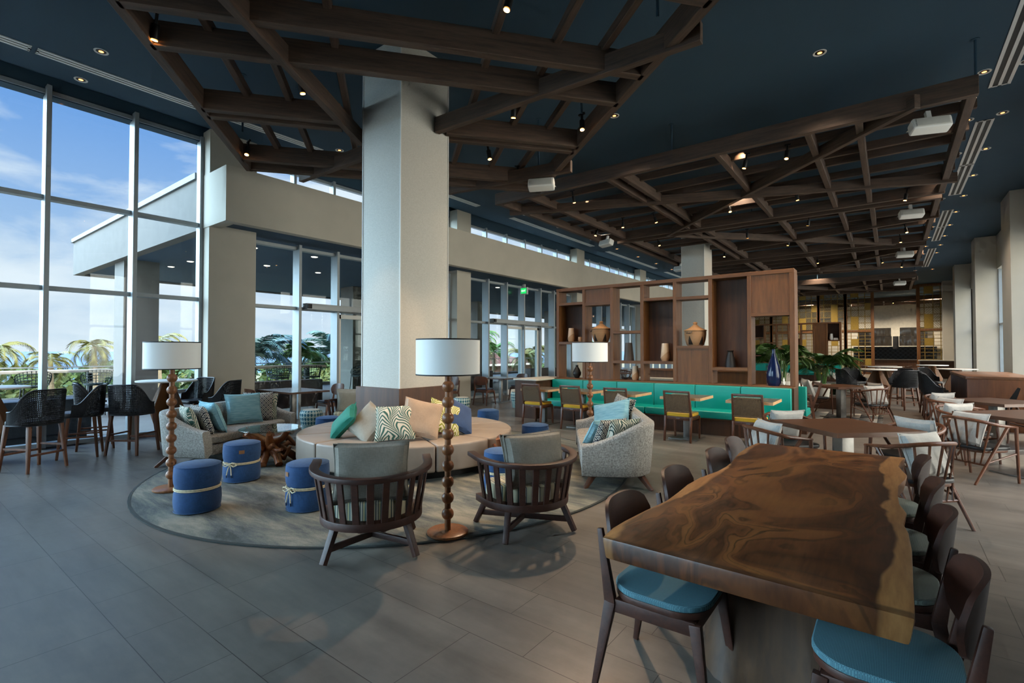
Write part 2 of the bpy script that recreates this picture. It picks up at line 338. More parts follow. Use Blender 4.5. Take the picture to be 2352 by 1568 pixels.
# right side: pilasters standing proud of a glazed wall
b = MB()
for y0, y1 in [(4.4, 5.2), (11.5, 12.6), (18.6, 19.93), (25.56, 26.5), (33.0, 33.9), (40.1, 41)]: b.bb(2.585, 3.4, y0, y1, 0, CZ)
b.bb(3.18, 3.4, -5, 50.4, 4.6, CZ).bb(3.18, 3.4, -5, 50.4, 0, .3).bb(3.18, 3.4, -5, 4.4, 0, CZ).bb(3.18, 3.4, 33, 50.4, 0, CZ)
struct(b, 'wall_right', m_beige)
b = MB()
for y0, y1 in [(5.2, 11.5), (12.6, 18.6), (19.93, 25.56), (26.5, 33)]:
    for k in range(5):
        yy = y0 + (y1 - y0) * k / 4; b.bb(3.22, 3.34, yy - .04, yy + .04, .3, 4.6)
    b.bb(3.22, 3.34, y0, y1, 2.5, 2.58)
w = struct(b, 'window_20', m_alu); MB().bb(3.27, 3.28, 5.2, 33, .3, 4.6).build('glass_pane', m_glass, w)
struct(MB().bb(-10.9, -9.6, -5.2, -5, 0, CZ).bb(-2.5, 3.4, -5.2, -5, 0, CZ).bb(-9.6, -2.5, -5.2, -5, 4.9, CZ).bb(-9.6, -2.5, -5.2, -5, 0, .1), 'wall_back', m_beige)
b = MB()
for k in range(7): b.bb(-9.6 + k * 1.18 - .03, -9.6 + k * 1.18 + .03, -5.15, -5.03, .1, 4.9)
b.bb(-9.6, -2.5, -5.15, -5.03, 2.5, 2.58)
w = struct(b, 'window_21', m_alu); MB().bb(-9.6, -2.5, -5.1, -5.09, .1, 4.9).build('glass_pane', m_glass, w)
struct(MB().bb(-10.95, 3.4, 50.28, 50.5, 0, CZ), 'wall_far', plain('kitchen_wall_paint', '#cdc6b6', .8))

def bay(n, y0, y1, z0, z1, mul, trs, depth=.2, x=XG, w=.065, skip=None):
    b = MB()
    for y in (y0 + w / 2, y1 - w / 2): b.bb(x - .06, x + depth * .6, y - w / 2, y + w / 2, z0, z1)
    for y in mul: b.bb(x - .08, x + depth, y - w / 2, y + w / 2, z0, z1 + (.03 if z1 < 5.7 else .04))
    for z in list(trs) + [z0 + .035, z1 - .04]: b.bb(x - .06, x + depth * .45, y0, y1, z - .035, z + .035)
    f = struct(b, 'window_%d' % n, m_alu, bevel=.004, seg=1)
    MB().bb(x - .006, x + .006, y0 + .01, y1 - .01, z0, z1).build('glass_pane', m_glass, f)
    return f
bay(1, -5, 4.01, .02, 5.75, [1.74 - 1.15 * k for k in range(-1, 6)], [2.56, 4.01])
bay(2, 4.9, 10.88, .02, 3.92, [5.98, 6.95, 8.9, 9.9], [2.52])
for k, o in enumerate((0, 7.1, 14.15, 21.2)):
    y0 = (11.5, 18.75, 25.5, 32.45)[k]; y1 = (18.1, 24.7, 31.75, 38.7)[k]
    bay(3 + k, y0, y1, .02, 3.92, [v + o for v in (12.6, 13.6, 14.62, 15.7, 16.65) if v + o < y1 - .3], [2.5])
for k, (y0, y1) in enumerate([(4.9, 10.88), (11.5, 18.1), (18.75, 24.7), (25.5, 31.75), (32.45, 38.7)]):
    nb = 6; bay(10 + k, y0, y1, 4.98, 5.64, [y0 + (y1 - y0) * i / nb for i in range(1, nb)], [], .1)
# automatic glass doors with their operator boxes
for n, (y0, y1) in enumerate([(7.0, 8.9), (13.66, 15.66), (20.76, 22.76)], 1):
    b = MB()
    for a, c in ((y0, (y0 + y1) / 2), ((y0 + y1) / 2, y1)):
        b.bb(-10.74, -10.68, a + .01, a + .09, .02, 2.44).bb(-10.74, -10.68, c - .09, c - .01, .02, 2.44)
        b.bb(-10.74, -10.68, a + .01, c - .01, 2.34, 2.44).bb(-10.74, -10.68, a + .01, c - .01, .02, .2)
    d = struct(b, 'door_%d' % n, m_white, bevel=.004, seg=1)
    MB().bb(-10.715, -10.705, y0, y1, .2, 2.34).build('glass_pane', m_glass, d)
    MB().bb(-10.7, -10.5, y0 - .9, y1 + .4, 2.5, 2.64).build('operator_box', m_alu, d, bevel=.006)
    MB().bb(-10.505, -10.46, y0 - .9, y0 - .8, 2.52, 2.62).build('motion_sensor', m_black, d, bevel=.01)
# main columns
for n, (x0, x1, y0, y1) in enumerate([(-6.06, -5.23, 4.37, 5.27), (-6.03, -5.23, 18.1, 19.05)]):
    c = struct(MB().bb(x0, x1, y0, y1, 0, CZ), 'column', m_column, bevel=.008)
    e = MB()
    for x in (x0, x1):
        for y in (y0, y1): e.bb(x - .008, x + .008, y - .008, y + .008, 1.02, CZ)
    e.build('corner_bead', m_white, c)
    if n == 0: MB().bb(x0 - .06, x1 + .06, y0 - .06, y1 + .06, 0, 1.045).build('wood_cladding', m_walpan, c, bevel=.006)
# ceiling slot diffusers and recessed downlights
def diffuser(x, y0, y1, label, wide=.11):
    t = thing('air_diffuser', label, 'air vent', (x, (y0 + y1) / 2, CZ), 0, 'slot air diffusers in the ceiling')
    l = y1 - y0; f = MB()
    for dx in (-wide, 0, wide): f.bb(dx - .022, dx + .022, -l / 2, l / 2, -.012, .0)
    f.bb(-wide, wide, -l / 2, -l / 2 + .03, -.012, 0).bb(-wide, wide, l / 2 - .03, l / 2, -.012, 0)
    f.build('frame', m_white, t)
    MB().bb(-wide, wide, -l / 2, l / 2, -.004, .0).build('slot', m_black, t)
LV = [(-1.5, 1.38), (1.44, 5.9), (6.1, 11.0), (12.58, 18.1), (19.4, 25.0), (26.4, 31.6)]
RV = [(5.2, 11.1), (12.6, 15.37), (15.41, 18.15), (20, 22.6), (22.64, 25.3), (27.1, 32.8)]
RV2 = ['nearest the camera, right of the second trellis', 'second down the right side, near half', 'second down the right side, far half', 'third down the right side, near half', 'third down the right side, far half', 'farthest down the right side']
LV2 = ['at the far left over the tall windows, short end piece', 'over the tall windows, running behind the near trellis', 'above the low windows beside the first column', 'above the glass doors, before the first clerestory gap', 'second from the far end on the window side', 'farthest on the window side']
for (a, c), s_ in zip(LV, LV2): diffuser(-9.66, a, c, 'white slot air diffuser ' + s_, .075)
for (a, c), s_ in zip(RV, RV2): diffuser(1.45, a, c, 'white slot air diffuser ' + s_)
m_lampglow = emis('warm_lamp_glow', '#ff9a4a', 4)
m_spotglow = emis('spot_lamp_glow', '#ffa850', 30)
def downlight_proto():
    t = thing('recessed_downlight', 'small round recessed downlight with white ring in the blue ceiling', 'downlight', (0, 0, CZ), 0, 'recessed downlights in the blue ceiling')
    MB().lathe([(.062, -.0), (.085, -.008), (.088, 0), (.062, 0)], 20).build('trim_ring', m_white, t)
    MB().lathe([(.0, -.001), (.062, -.001)], 16).build('reflector', m_dsteel, t)
    MB().lathe([(.0, -.004), (.03, -.004)], 12).build('lamp', m_lampglow, t)
    return t
dl = None
spots = [(-8.96, 2.01), (-10.15, 2.03), (-9.33, 6.13), (-.76, 8.31), (-3.96, 8.27)] + [(x, 10.42 + 2 * k) for k in range(10) for x in (1.2, 1.66)] + [(x, y) for y in (12.6, 14.6, 17, 19.2, 21.4, 23.6, 25.8) for x in (-9.1, -8.4)] + [(1.1, 34.0), (1.8, 34.0)]
for x, y in spots:
    dl2 = downlight_proto() if dl is None else dup(dl, (x, y, CZ))
    if dl is None: dl = dl2; dl.location = (x, y, CZ)
# exit sign over the doors
e = thing('exit_sign', 'green illuminated EXIT sign hanging over the glass doors', 'exit sign', (-10.45, 14.4, 3.7))
MB().bb(-.16, .16, -.03, .03, -.12, .14).build('housing', m_white, e, bevel=.008)
MB().bb(-.12, .12, -.034, -.03, -.085, .11).build('sign_face', emis('green_sign_light', '#0fa34a', 1.2), e)
MB().bb(-.05, .05, -.02, .02, .14, .25).build('bracket', m_white, e)
def text(body, size, mat, name, parent, loc, rot, ext=.002, sx=1):
    c = bpy.data.curves.new(name, 'FONT'); c.body = body; c.size = size; c.extrude = ext; c.align_x = 'CENTER'; c.align_y = 'CENTER'
    o = bpy.data.objects.new(name + '_src', c); COL.objects.link(o)
    me = bpy.data.meshes.new_from_object(o.evaluated_get(bpy.context.evaluated_depsgraph_get())); bpy.data.objects.remove(o)
    o = bpy.data.objects.new(name, me); COL.objects.link(o); me.materials.clear(); me.materials.append(mat)
    o.parent = parent; o.location = loc; o.rotation_euler = rot; o.scale = (sx, 1, 1); return o
text('EXIT', .09, emis('sign_lettering_light', '#c9f5cf', 1.5), 'lettering', e, (0, -.036, .01), (pi / 2, 0, 0), .001)

# ---------------------------------------------------------------- terrace outside: canopy, columns, bar counter, tables, planters
b = MB().bb(-20.55, -10.95, 4.0, 4.22, 3.95, 4.98).bb(-20.55, -20.33, 4.22, 45, 3.95, 4.98).bb(-20.55, -10.95, 4.22, 45, 4.9, 4.98)
cn = struct(b, 'canopy', m_stucco, bevel=.005)
MB().bb(-20.62, -10.95, 3.95, 4.02, 4.98, 5.1).bb(-20.62, -20.55, 3.95, 45, 4.98, 5.1).build('metal_flashing', plain('grey_flashing', '#6d7274', .5), cn)
MB().bb(-20.33, -10.9, 4.22, 45, 4.0, 4.06).build('soffit_panel', m_soff, cn)
sl = thing('soffit_light', 'small round downlight in the dark blue terrace soffit', 'downlight', (-15.2, 5.4, 4.0), 0, 'downlights in the terrace soffit')
MB().lathe([(0, -.012), (.06, -.012), (.085, 0)], 18).build('lens', emis('soffit_lamp_glow', '#fff0d8', 2.5), sl)
for x, y in [(-16.6, 5.4), (-14.2, 7), (-11.9, 7.1), (-14.2, 8.6), (-12, 5.6), (-14.2, 12.4), (-12, 12.6), (-14.2, 14.6), (-12, 14.8), (-14.2, 16.6)]: dup(sl, (x, y, 4.0))
b = MB()
for y in (4.16, 11.2, 18.3, 25.4, 32.5, 39.5): b.bb(-16.9, -16.1, y, y + .8, -.02, 4.0)
struct(b, 'trim_4', m_stucco)
struct(MB().bb(-21, -10.95, -12, 45, -.3, -.02).bb(-21.2, -21, -12, 45, -5, .12), 'terrace', m_terr)
rl = thing('glass_railing', 'frameless glass railing with slim metal top rail along the terrace edge', 'railing', (-20.9, 16, 0))
MB().bb(-.01, .01, -28, 28, .1, 1.02).build('glass_panel', m_glass, rl); MB().bb(-.03, .03, -28, 28, 1.02, 1.06).build('top_rail', m_alu, rl)
bc = thing('bar_counter', 'long outdoor bar counter with pale top beyond the tall windows', 'bar counter', (-15.7, -.6, 0))
MB().bb(-.3, .3, -6, 4.4, 1.04, 1.1).build('counter_top', m_conc, bc, bevel=.006)
for y in (-5.5, -3, -.5, 2, 4): MB().bb(-.05, .05, y - .05, y + .05, -.02, 1.04).build('leg', m_black, bc)
MB().bb(-.28, -.22, -6, 4.4, .25, .3).build('foot_rail', m_black, bc)
for n, (y, lab) in enumerate([(7.6, 'long wooden bar table on the terrace behind the low windows'), (13.8, 'long wooden bar table on the terrace behind the glass doors')]):
    bt = thing('terrace_bar_table', lab, 'table', (-15.0, y, 0))
    MB().bb(-.5, .5, -1.5, 1.5, 1.03, 1.1).build('table_top', wood('weathered_deck_top', '#8d7a66', '#b8a58e', 'Y', .4, .7) if n == 0 else bpy.data.materials['weathered_deck_top'], bt, bevel=.006)
    for yy in (-1.1, 1.1): MB().bb(-.06, .06, yy - .06, yy + .06, -.02, 1.03).build('leg', m_black, bt)
def terrace_stool():
    t = thing('terrace_stool', 'dark mesh bar stool', 'bar stool')
    def sh(u, v):
        a = pi * (1.08 * u - .04) + pi; r = .25 + .05 * v
        h = .78 + (.1 + .24 * max(0, sin(pi * u)) ** .5) * v
        return (r * cos(a), r * sin(a) * .95, h)
    o = MB().grid(sh, 15, 6).build('mesh_shell', m_dgreen, t)
    md = o.modifiers.new('w', 'WIREFRAME'); md.thickness = .016; md.use_replace = True
    MB().prism(rrect(.44, .44, .12), .74, .79).build('seat', m_dgreen, t, bevel=.01)
    for sx in (-1, 1):
        for sy in (-1, 1): MB().tube([(sx * .17, sy * .17, .75), (sx * .23, sy * .22, -.02)], .011, 6).build('leg', m_black, t)
    MB().tube([(.21 * cos(a), .2 * sin(a), .26) for a in [2 * pi * k / 16 for k in range(16)]], .009, 6, True).build('foot_ring', m_black, t)
    return t
m_dgreen = plain('dark_green_mesh', '#26332e', .6)
ts = terrace_stool()
pl = [(-15.1, -1.0, 'bar counter, far left in the window'), (-15.1, .1, 'bar counter, second from the left'), (-15.1, 1.2, 'bar counter, left of the second mullion'), (-15.1, 2.3, 'bar counter, right of the second mullion'), (-15.1, 3.4, 'bar counter, beside the white column')]
pl2 = [(-14.2, 6.4, 'near end of the wooden bar table'), (-14.2, 7.4, 'wooden bar table, behind the window mullion'), (-14.2, 8.4, 'wooden bar table, far end'), (-15.8, 6.9, 'far side of the wooden bar table, left'), (-15.8, 8.1, 'far side of the wooden bar table, right'), (-13.6, 9.7, 'terrace column, standing alone'), (-13.4, 13.3, 'second terrace table, near'), (-13.4, 14.5, 'second terrace table, far')]
for n, (x, y, s_) in enumerate(pl + pl2):
    lab = 'dark mesh terrace bar stool at the ' + s_
    rz = pi / 2 if x > -15.3 else -pi / 2
    if n == 0: ts.location = (x, y, 0); ts.rotation_euler.z = rz; tag(ts, lab, None, 'bar stools on the terrace')
    else: dup(ts, (x, y, 0), rz, lab)
m_plnt = plain('dark_brown_planter', '#3a2a26', .5)
for y0, y1, lab in [(4.95, 6.9, 'low dark brown planter wall outside the window behind the left sofa'), (9.1, 10.8, 'low dark brown planter wall outside, just past the main column'), (11.55, 13.5, 'low dark brown planter wall outside, left of the glass doors'), (15.8, 18, 'low dark brown planter wall outside, right of the glass doors'), (18.8, 20.7, 'low dark brown planter wall outside, seen through the bookcase')]:
    tag(MB().bb(-11.5, -11.15, y0, y1, .22, .86).bb(-11.45, -11.2, y0 + .1, y0 + .2, -.02, .22).bb(-11.45, -11.2, y1 - .2, y1 - .1, -.02, .22).build('planter_box', m_plnt, bevel=.01), lab, 'planter', 'planter walls along the low windows')
tag(MB().bb(-.35, .35, -.9, .9, .12, .72).bb(-.3, .3, -.85, .85, -.02, .12).build('terrace_bench', plain('charcoal_resin', '#3a3c40', .55), bevel=.03, loc=(-11.7, 1.6, 0)), 'low charcoal terrace bench box right outside the tall windows', 'bench')

# ---------------------------------------------------------------- landscape: ground, sea, scrub, palms, house, billboard
struct(MB().bb(-400, -21.2, -300, 400, -5.1, -5), 'ground', plain('sandy_ground', '#6f684f', .95, var=.2, sc=.08))
struct(MB().bb(-9000, -150, -7000, 9000, -4.95, -4.9), 'sea', plain('blue_sea', '#3f7fae', .15, var=.1, sc=.02))
def frond(mb, base, az, el, L, droop, wid, n=26, st=.6, rs=random):
    """One pinnate frond: arching midrib and paired blades."""
    P = []; p = V(base); e = el
    for k in range(n + 1):
        P.append(p.copy()); e -= droop / n * (1 + k / n)
        p = p + V((cos(az) * cos(e), sin(az) * cos(e), sin(e))) * (L / n)
    for k in range(3, n):
        a, t = P[k], (P[min(k + 1, n)] - P[k - 1]).normalized(); sd = t.cross(V((0, 0, 1))).normalized()
        l = wid * (sin(pi * (k / n) ** .75) ** .6 + .08) * rs.uniform(.85, 1.1)
        for sg in (-1, 1):
            d = (sd * sg * .8 + t * st + V((0, 0, -.25 + rs.uniform(-.15, .1)))).normalized()
            w = t * (L / n) * .42
            mb.add([a - w, a + w, a + d * l * .6 + w * .5, a + d * l + V((0, 0, -.12 * l))], [(0, 1, 2, 3)])
    mb.tube([P[k] for k in range(0, n + 1, 4)], [.022 * (1 - k / (n + 4)) * max(L, .6) / 1.6 for k in range(0, n + 1, 4)], 5)
def palm(name, label, loc, H, L, nf, mat, cat='palm tree', group=None, droop=1.6, wid=.55, tr=.11, lean=.0, seed=1, el0=(.1, 1.3)):
    rs = random.Random(seed); t = thing(name, label, cat, loc, 0, group)
    pts = [(lean * (k / 6) ** 2, .2 * lean * (k / 6), H * k / 6) for k in range(7)]
    MB().tube(pts, [tr * (1.25 - .5 * k / 6) for k in range(7)], 8).build('trunk', m_bark, t)
    b = MB(); top = pts[-1]
    for k in range(nf): frond(b, top, 2 * pi * k / nf * 2.4 + rs.uniform(-.2, .2), rs.uniform(*el0), L * rs.uniform(.8, 1.1), droop * rs.uniform(.8, 1.15), wid, rs=rs)
    b.build('fronds', mat, t, weld=False); return t
pg = 'palms beyond the terrace'
for n, (x, y, h, L, s_) in enumerate([(-36, 4.2, 6.6, 2.2, 'at the left edge of the second window pane, beside the billboard'), (-40, 7.0, 6.0, 2.0, 'right of the first window mullion, low crown'), (-37, 8.4, 6.8, 2.0, 'in the middle of the second window pane'), (-36, 11.3, 7.2, 2.2, 'tallest, right of the others in the second pane'), (-38, 16.5, 6.6, 2.2, 'in the third pane, just right of the white column')]):
    palm('coconut_palm', 'wind-bent yellowish coconut palm ' + s_, (x, y, -5), h, L, 16, m_leafy, group=pg, lean=-.5, seed=n, tr=.16, el0=(-.6, 1.2), wid=.5, droop=1.9)
for n, (x, y, h, L, m, s_) in enumerate([(-22.6, 10.6, 6.3, 2.4, m_leafb, 'at the left, with stiff blue-green fronds'), (-22.8, 12.9, 6.3, 1.6, m_leafg, 'small and bright green, left of the window mullion'), (-23.2, 15.0, 6.4, 2.5, m_leafb, 'wide blue-green, right of the window mullion'), (-24.5, 18.3, 6.3, 2.2, m_leafg, 'half hidden beside the green terrace column')]):
    palm('terrace_palm', 'bushy palm behind the terrace rail ' + s_, (x, y, -5), h, L, 22, m, group=pg, seed=20 + n, droop=1.3, wid=.6, el0=(.2, 1.4))
for n, (x, y, h, L, m, s_) in enumerate([(-27, 27, 7.2, 2.2, m_leafg, 'first left of the glass doors'), (-27, 30.5, 6.6, 2.3, m_leafy, 'yellow green, second from the left'), (-29.5, 34, 8.0, 2.2, m_leafg, 'tall, in the left door leaf'), (-26.5, 38, 6.6, 2.1, m_leafy, 'yellow, over the red roof'), (-28, 46, 7.6, 2.3, m_leafg, 'in the right door leaf'), (-29, 50, 7.2, 2.3, m_leafg, 'right of the doors, beside the bookcase'), (-27, 22, 6.6, 2.2, m_leafg, 'hidden mostly by the main column'), (-23.5, 24.5, 6.3, 2.2, m_leafg, 'low and close, left of the doors'), (-23.5, 28.5, 6.5, 2.2, m_leafg, 'close behind the left door mullion'), (-23.5, 32.5, 6.0, 2.2, m_leafy, 'low, in front of the red roof'), (-24, 42, 6.9, 2.3, m_leafg, 'close to the right door leaf'), (-33, 54, 8.4, 2.4, m_leafg, 'tall, far right behind the bookcase end')]):
    palm('garden_palm', 'leafy palm seen through the glass door wall, ' + s_, (x, y, -5), h, L, 20, m, group=pg, seed=40 + n, droop=1.5, wid=.55, el0=(-.2, 1.3))
def scrub(b, X, Y, sc, seed):
    rs = random.Random(seed)
    for k in range(620):
        a, u = rs.uniform(0, 2 * pi), rs.uniform(-.4, 1); r = math.sqrt(max(0, 1 - u * u)) * (rs.uniform(.75, 1.05) + .18 * sin(3 * a + seed))
        c = V((X + r * cos(a) * 2.8 * sc, Y + r * sin(a) * 2.8 * sc, -4.8 + (u * 1.5 + .9) * sc * 1.35)); n = V((rs.gauss(0, 1), rs.gauss(0, 1), rs.gauss(.6, 1))).normalized()
        q = n.orthogonal().normalized() * rs.uniform(.12, .24) * sc; w = n.cross(q)
        b.add([c - q - w * .6, c + q - w * .6, c + q + w * .6, c - q + w * .6], [(0, 1, 2, 3)])
rs = random.Random(5); bands = [MB(), MB(), MB()]
for k in range(40): scrub(bands[k % 3], -44 - rs.uniform(0, 18), -8 + k * 2.1 + rs.uniform(-.6, .6), rs.uniform(1.25, 1.8), k)
st_ = thing('seaside_thicket', 'dense green thicket of seaside scrub beyond the terrace', 'bushes', (0, 0, 0)); st_['kind'] = 'stuff'
for b, m in zip(bands, (m_foli, plain('pale_scrub', '#565f30', .8, var=.4, sc=1), plain('deep_scrub', '#2c4020', .8, var=.5, sc=1.5))): tag(b.build('foliage', m, st_, weld=False), kind='stuff')
hs = thing('house', 'low house with red hipped roof and white eaves among the palms', 'house', (-37.5, 43, -5))
MB().bb(-4, 4, -5, 5, 0, 5.0).build('wall', plain('brick_red_wall', '#4d372d', .9), hs)
MB().add([(-4.6, -5.6, 5.2), (4.6, -5.6, 5.2), (4.6, 5.6, 5.2), (-4.6, 5.6, 5.2), (0, -1.5, 6.5), (0, 1.5, 6.5)], [(0, 1, 4), (1, 2, 5, 4), (2, 3, 5), (3, 0, 4, 5), (3, 2, 1, 0)]).build('roof', plain('red_roof_tiles', '#5d322b', .8), hs)
MB().bb(-4.7, 4.7, -5.7, 5.7, 5.0, 5.2).build('fascia', m_white, hs)
bb_ = thing('billboard', 'blue and white roadside billboard reading OPEN at the left edge of the window', 'billboard', (-30.5, -.55, -5), R(15))
MB().bb(-.1, .1, -2.3, 1.15, 4.4, 6.3).build('panel', plain('billboard_blue', '#6ea6d4', .5), bb_)
for y in (-2.2, 1.25): MB().bb(-.16, .16, y - .14, y + .14, 0, 6.38).build('post', m_white, bb_)
MB().bb(.1, .12, -2.0, .95, 5.62, 6.14).build('sign_plate', m_white, bb_, bevel=.05)
MB().bb(.1, .13, -2.0, -.1, 5.38, 5.58).build('banner_strip', plain('magenta_strip', '#c22a5a', .5), bb_)
text('OPEN', .34, plain('sign_red', '#b52f4d', .5), 'lettering', bb_, (.13, -.15, 5.88), (pi / 2, 0, pi / 2), .004)
MB().bar((0, 1.2, 5.2), (0, 3.6, 3.9), .16, .16).build('brace', m_white, bb_)
# ---------------------------------------------------------------- hanging timber trellises with their spotlights and speakers
def beam(p0, p1, z, h, w, parent, name='beam'):
    """Timber lying along its own local X so that the grain follows it."""
    a, b = V((p0[0], p0[1], 0)), V((p1[0], p1[1], 0)); L = (b - a).length
    o = MB().bb(0, L, -w / 2, w / 2, 0, h).build(name, m_beam, parent, bevel=.006, seg=1)
    o.location = (a.x, a.y, z); o.rotation_euler.z = math.atan2(b.y - a.y, b.x - a.x); return o
def rod(x, y, z, parent): MB().tube([(x, y, z), (x, y, CZ)], .016, 8).lathe([(.0, CZ - .012), (.05, CZ - .01), (.05, CZ)], 12, (x, y, 0)).build('hanger_rod', m_ceil, parent)
EV, DV = V((.632, .775)), V((-.775, .632))
def P1(s, t): p = EV * s + DV * t; return (p.x, p.y)
t1 = thing('ceiling_trellis', 'nearest hanging dark timber trellis, turned at an angle around the big column', 'trellis', (0, 0, 0), 0, 'timber ceiling trellises')
ZB = 4.75
for s_ in (-2.51, 2.83): beam(P1(s_, 3.2), P1(s_, 9.62), ZB, .27, .11, t1)
for tt in (3.97, 5.24, 5.9, 9.08, 9.55): beam(P1(-2.5, tt), P1(2.83, tt), ZB, .27, .11, t1)
for tt in (7.3, 7.52): beam(P1(-2.5, tt), P1(-.74, tt), ZB, .27, .11, t1); beam(P1(.74, tt), P1(2.83, tt), ZB, .27, .11, t1)
for s_ in (-1.94, -1.41, -.66, 1.06, 1.76, 2.32): beam(P1(s_, 3.3), P1(s_, 9.6), ZB + .22, .12, .08, t1, 'slat')
for p, q in [((-4.3, 1.2), (-6.46, 4.62)), ((-8.75, 4.94), (-6.1, 5.0)), ((-5.21, 5.02), (-1.5, 5.17)), ((-7.07, 7.14), (-4.45, 7.56))]: beam(p, q, ZB - .035, .22, .1, t1, 'diagonal_brace')
for s_, tt in [(-2.3, 5.55), (-2.3, 8.4), (2.6, 6.6), (2.6, 8.75), (2.6, 4.5)]: rod(*P1(s_, tt), ZB + .2, t1)
# aligned trellis bays down the hall
Z2 = 5.07
def trellis(x0, x1, y0, y1, label, ys, diags, cols=None, ybs=(-6.6, -4.6, -4.3, -2.45, -1.03, -.35)):
    t = thing('ceiling_trellis', label, 'trellis', (0, 0, 0), 0, 'timber ceiling trellises')
    beam((x0, y0), (x1, y0), Z2 - .02, .27, .11, t); beam((x0, y1), (x1, y1), Z2 - .02, .25, .11, t)
    for x in (x0 + .05, x1 - .06): beam((x, y0), (x, y1), Z2, .22, .11, t)
    for x in ybs:
        if x > x0: beam((x, y0), (x, y1), Z2, .2, .1, t)
    for y in ys:
        if cols and cols[2] - .1 < y < cols[3] + .1: beam((x0, y), (cols[0] - .1, y), Z2 + .14, .15, .07, t, 'slat'); beam((cols[1] + .1, y), (x1 + .08, y), Z2 + .14, .15, .07, t, 'slat')
        else: beam((x0, y), (x1 + .08, y), Z2 + .14, .15, .07, t, 'slat')
    for p, q in diags: beam(p, q, Z2 - .05, .2, .1, t, 'diagonal_brace')
    for x in (x0 + .5, (x0 + x1) / 2, x1 - .02): rod(x, y0 + .05, Z2 + .2, t); rod(x, y1 - .3, Z2 + .2, t)
    return t
trellis(-7.5, 1.0, 9.2, 14.5, 'big square-set timber trellis over the turquoise booth, nearest of the row', (10.13, 11.07, 11.57, 12.54, 13.32, 13.8), [((.35, 9.09), (-5.33, 14.75)), ((-7.7, 10.0), (1.12, 13.6))])
trellis(-7.05, .98, 14.95, 20.4, 'second timber trellis of the row, pierced by the far white column', (15.9, 16.85, 17.35, 18.5, 19.6), [((-5.2, 15.0), (.16, 20.5)), ((-4.15, 18.3), (1.05, 16.9))], (-6.03, -5.23, 18.1, 19.05), (-6.6, -4.6, -4.3, -2.35, -.97, -.32))
trellis(-7.0, .95, 21.3, 26.4, 'third timber trellis of the row, beyond the far white column', (22.2, 23.2, 24.2, 25.3), [((-3.4, 25.15), (.35, 22.0)), ((-3.4, 25.1), (1.1, 26.2))])
trellis(-7.0, 1.0, 30.3, 36.4, 'fourth timber trellis, low on the horizon in front of the brass screens', (31.3, 32.4, 33.5, 34.6, 35.6), [((-4.2, 31.8), (.2, 36.4)), ((-5, 34.5), (1.1, 31.2))])
trellis(-7.0, 3.0, 43.5, 47.5, 'farthest timber trellis, over the kitchen behind the brass screens', (44.5, 45.5, 46.5), [((-3, 43.6), (1.5, 47.4))])
# spotlights
def spot_proto():
    t = thing('track_spotlight', 'small black cylinder spotlight glowing warm', 'spotlight')
    MB().tube([(0, 0, .02), (0, 0, .17)], .038, 14).build('housing', m_black, t, bevel=.004)
    MB().lathe([(0, .012), (.03, .012)], 14).build('lamp', m_spotglow, t)
    MB().box((0, 0, .23), (.025, .025, .1)).box((0, 0, .285), (.1, .03, .02)).build('mount', m_black, t)
    return t
sp0 = None
T1S = [(-6.02, 1.78, 'at the left corner of the near trellis'), (-5.8, 3.29, 'left of the big column, on the near trellis'), (-8.34, 3.76, 'low at the left tip of the near trellis'), (-2.62, 5.12, 'at the right end of the near trellis crossing beam'),
       (-4.1, 5.4, 'just right of the big column'), (-3.52, 6.29, 'on the right edge beam of the near trellis'), (-5.3, 6.33, 'right of the big column, lower one'), (-5.59, 7.47, 'lowest on the near trellis, beside the white speaker'), (-2.84, 3.63, 'at the top edge of the picture'), (-6.9, 5.9, 'behind the left edge of the big column')]
T2S = [(-5.75, 9.9), (-6.9, 13.1), (-5.84, 12.7), (-4.9, 12.75), (-1.43, 9.9), (-2.14, 9.95), (-1.63, 12.8), (-3.08, 12.85), (.3, 14.3), (-1.75, 15.6), (.42, 18.2), (.3, 19.75), (-2.6, 18.1), (-4.75, 18.9), (-5.9, 15.6), (-3.4, 16.2), (-6.2, 20.2), (-2.2, 22.5), (-.2, 23.9), (.3, 31.4), (.4, 25.6), (.2, 44.4)]
SP = []
for k, (x, y, s_) in enumerate(T1S): SP.append((x, y, 4.8, 'warm black spotlight ' + s_, 'spotlights on the near trellis'))
for x, y in T2S: SP.append((x, y, 5.0, 'warm black spotlight under one of the square-set trellises down the hall', 'spotlights on the trellis row'))
for k, (x, y, z, lab, g) in enumerate(SP):
    if sp0 is None: sp0 = spot_proto(); o = sp0
    else: o = copy_tree(sp0)
    o.location = (x, y, z - .05); o.rotation_euler = (.25 * sin(k * 2.1), .25 * cos(k * 1.7), 0); o['label'] = lab; o['group'] = g
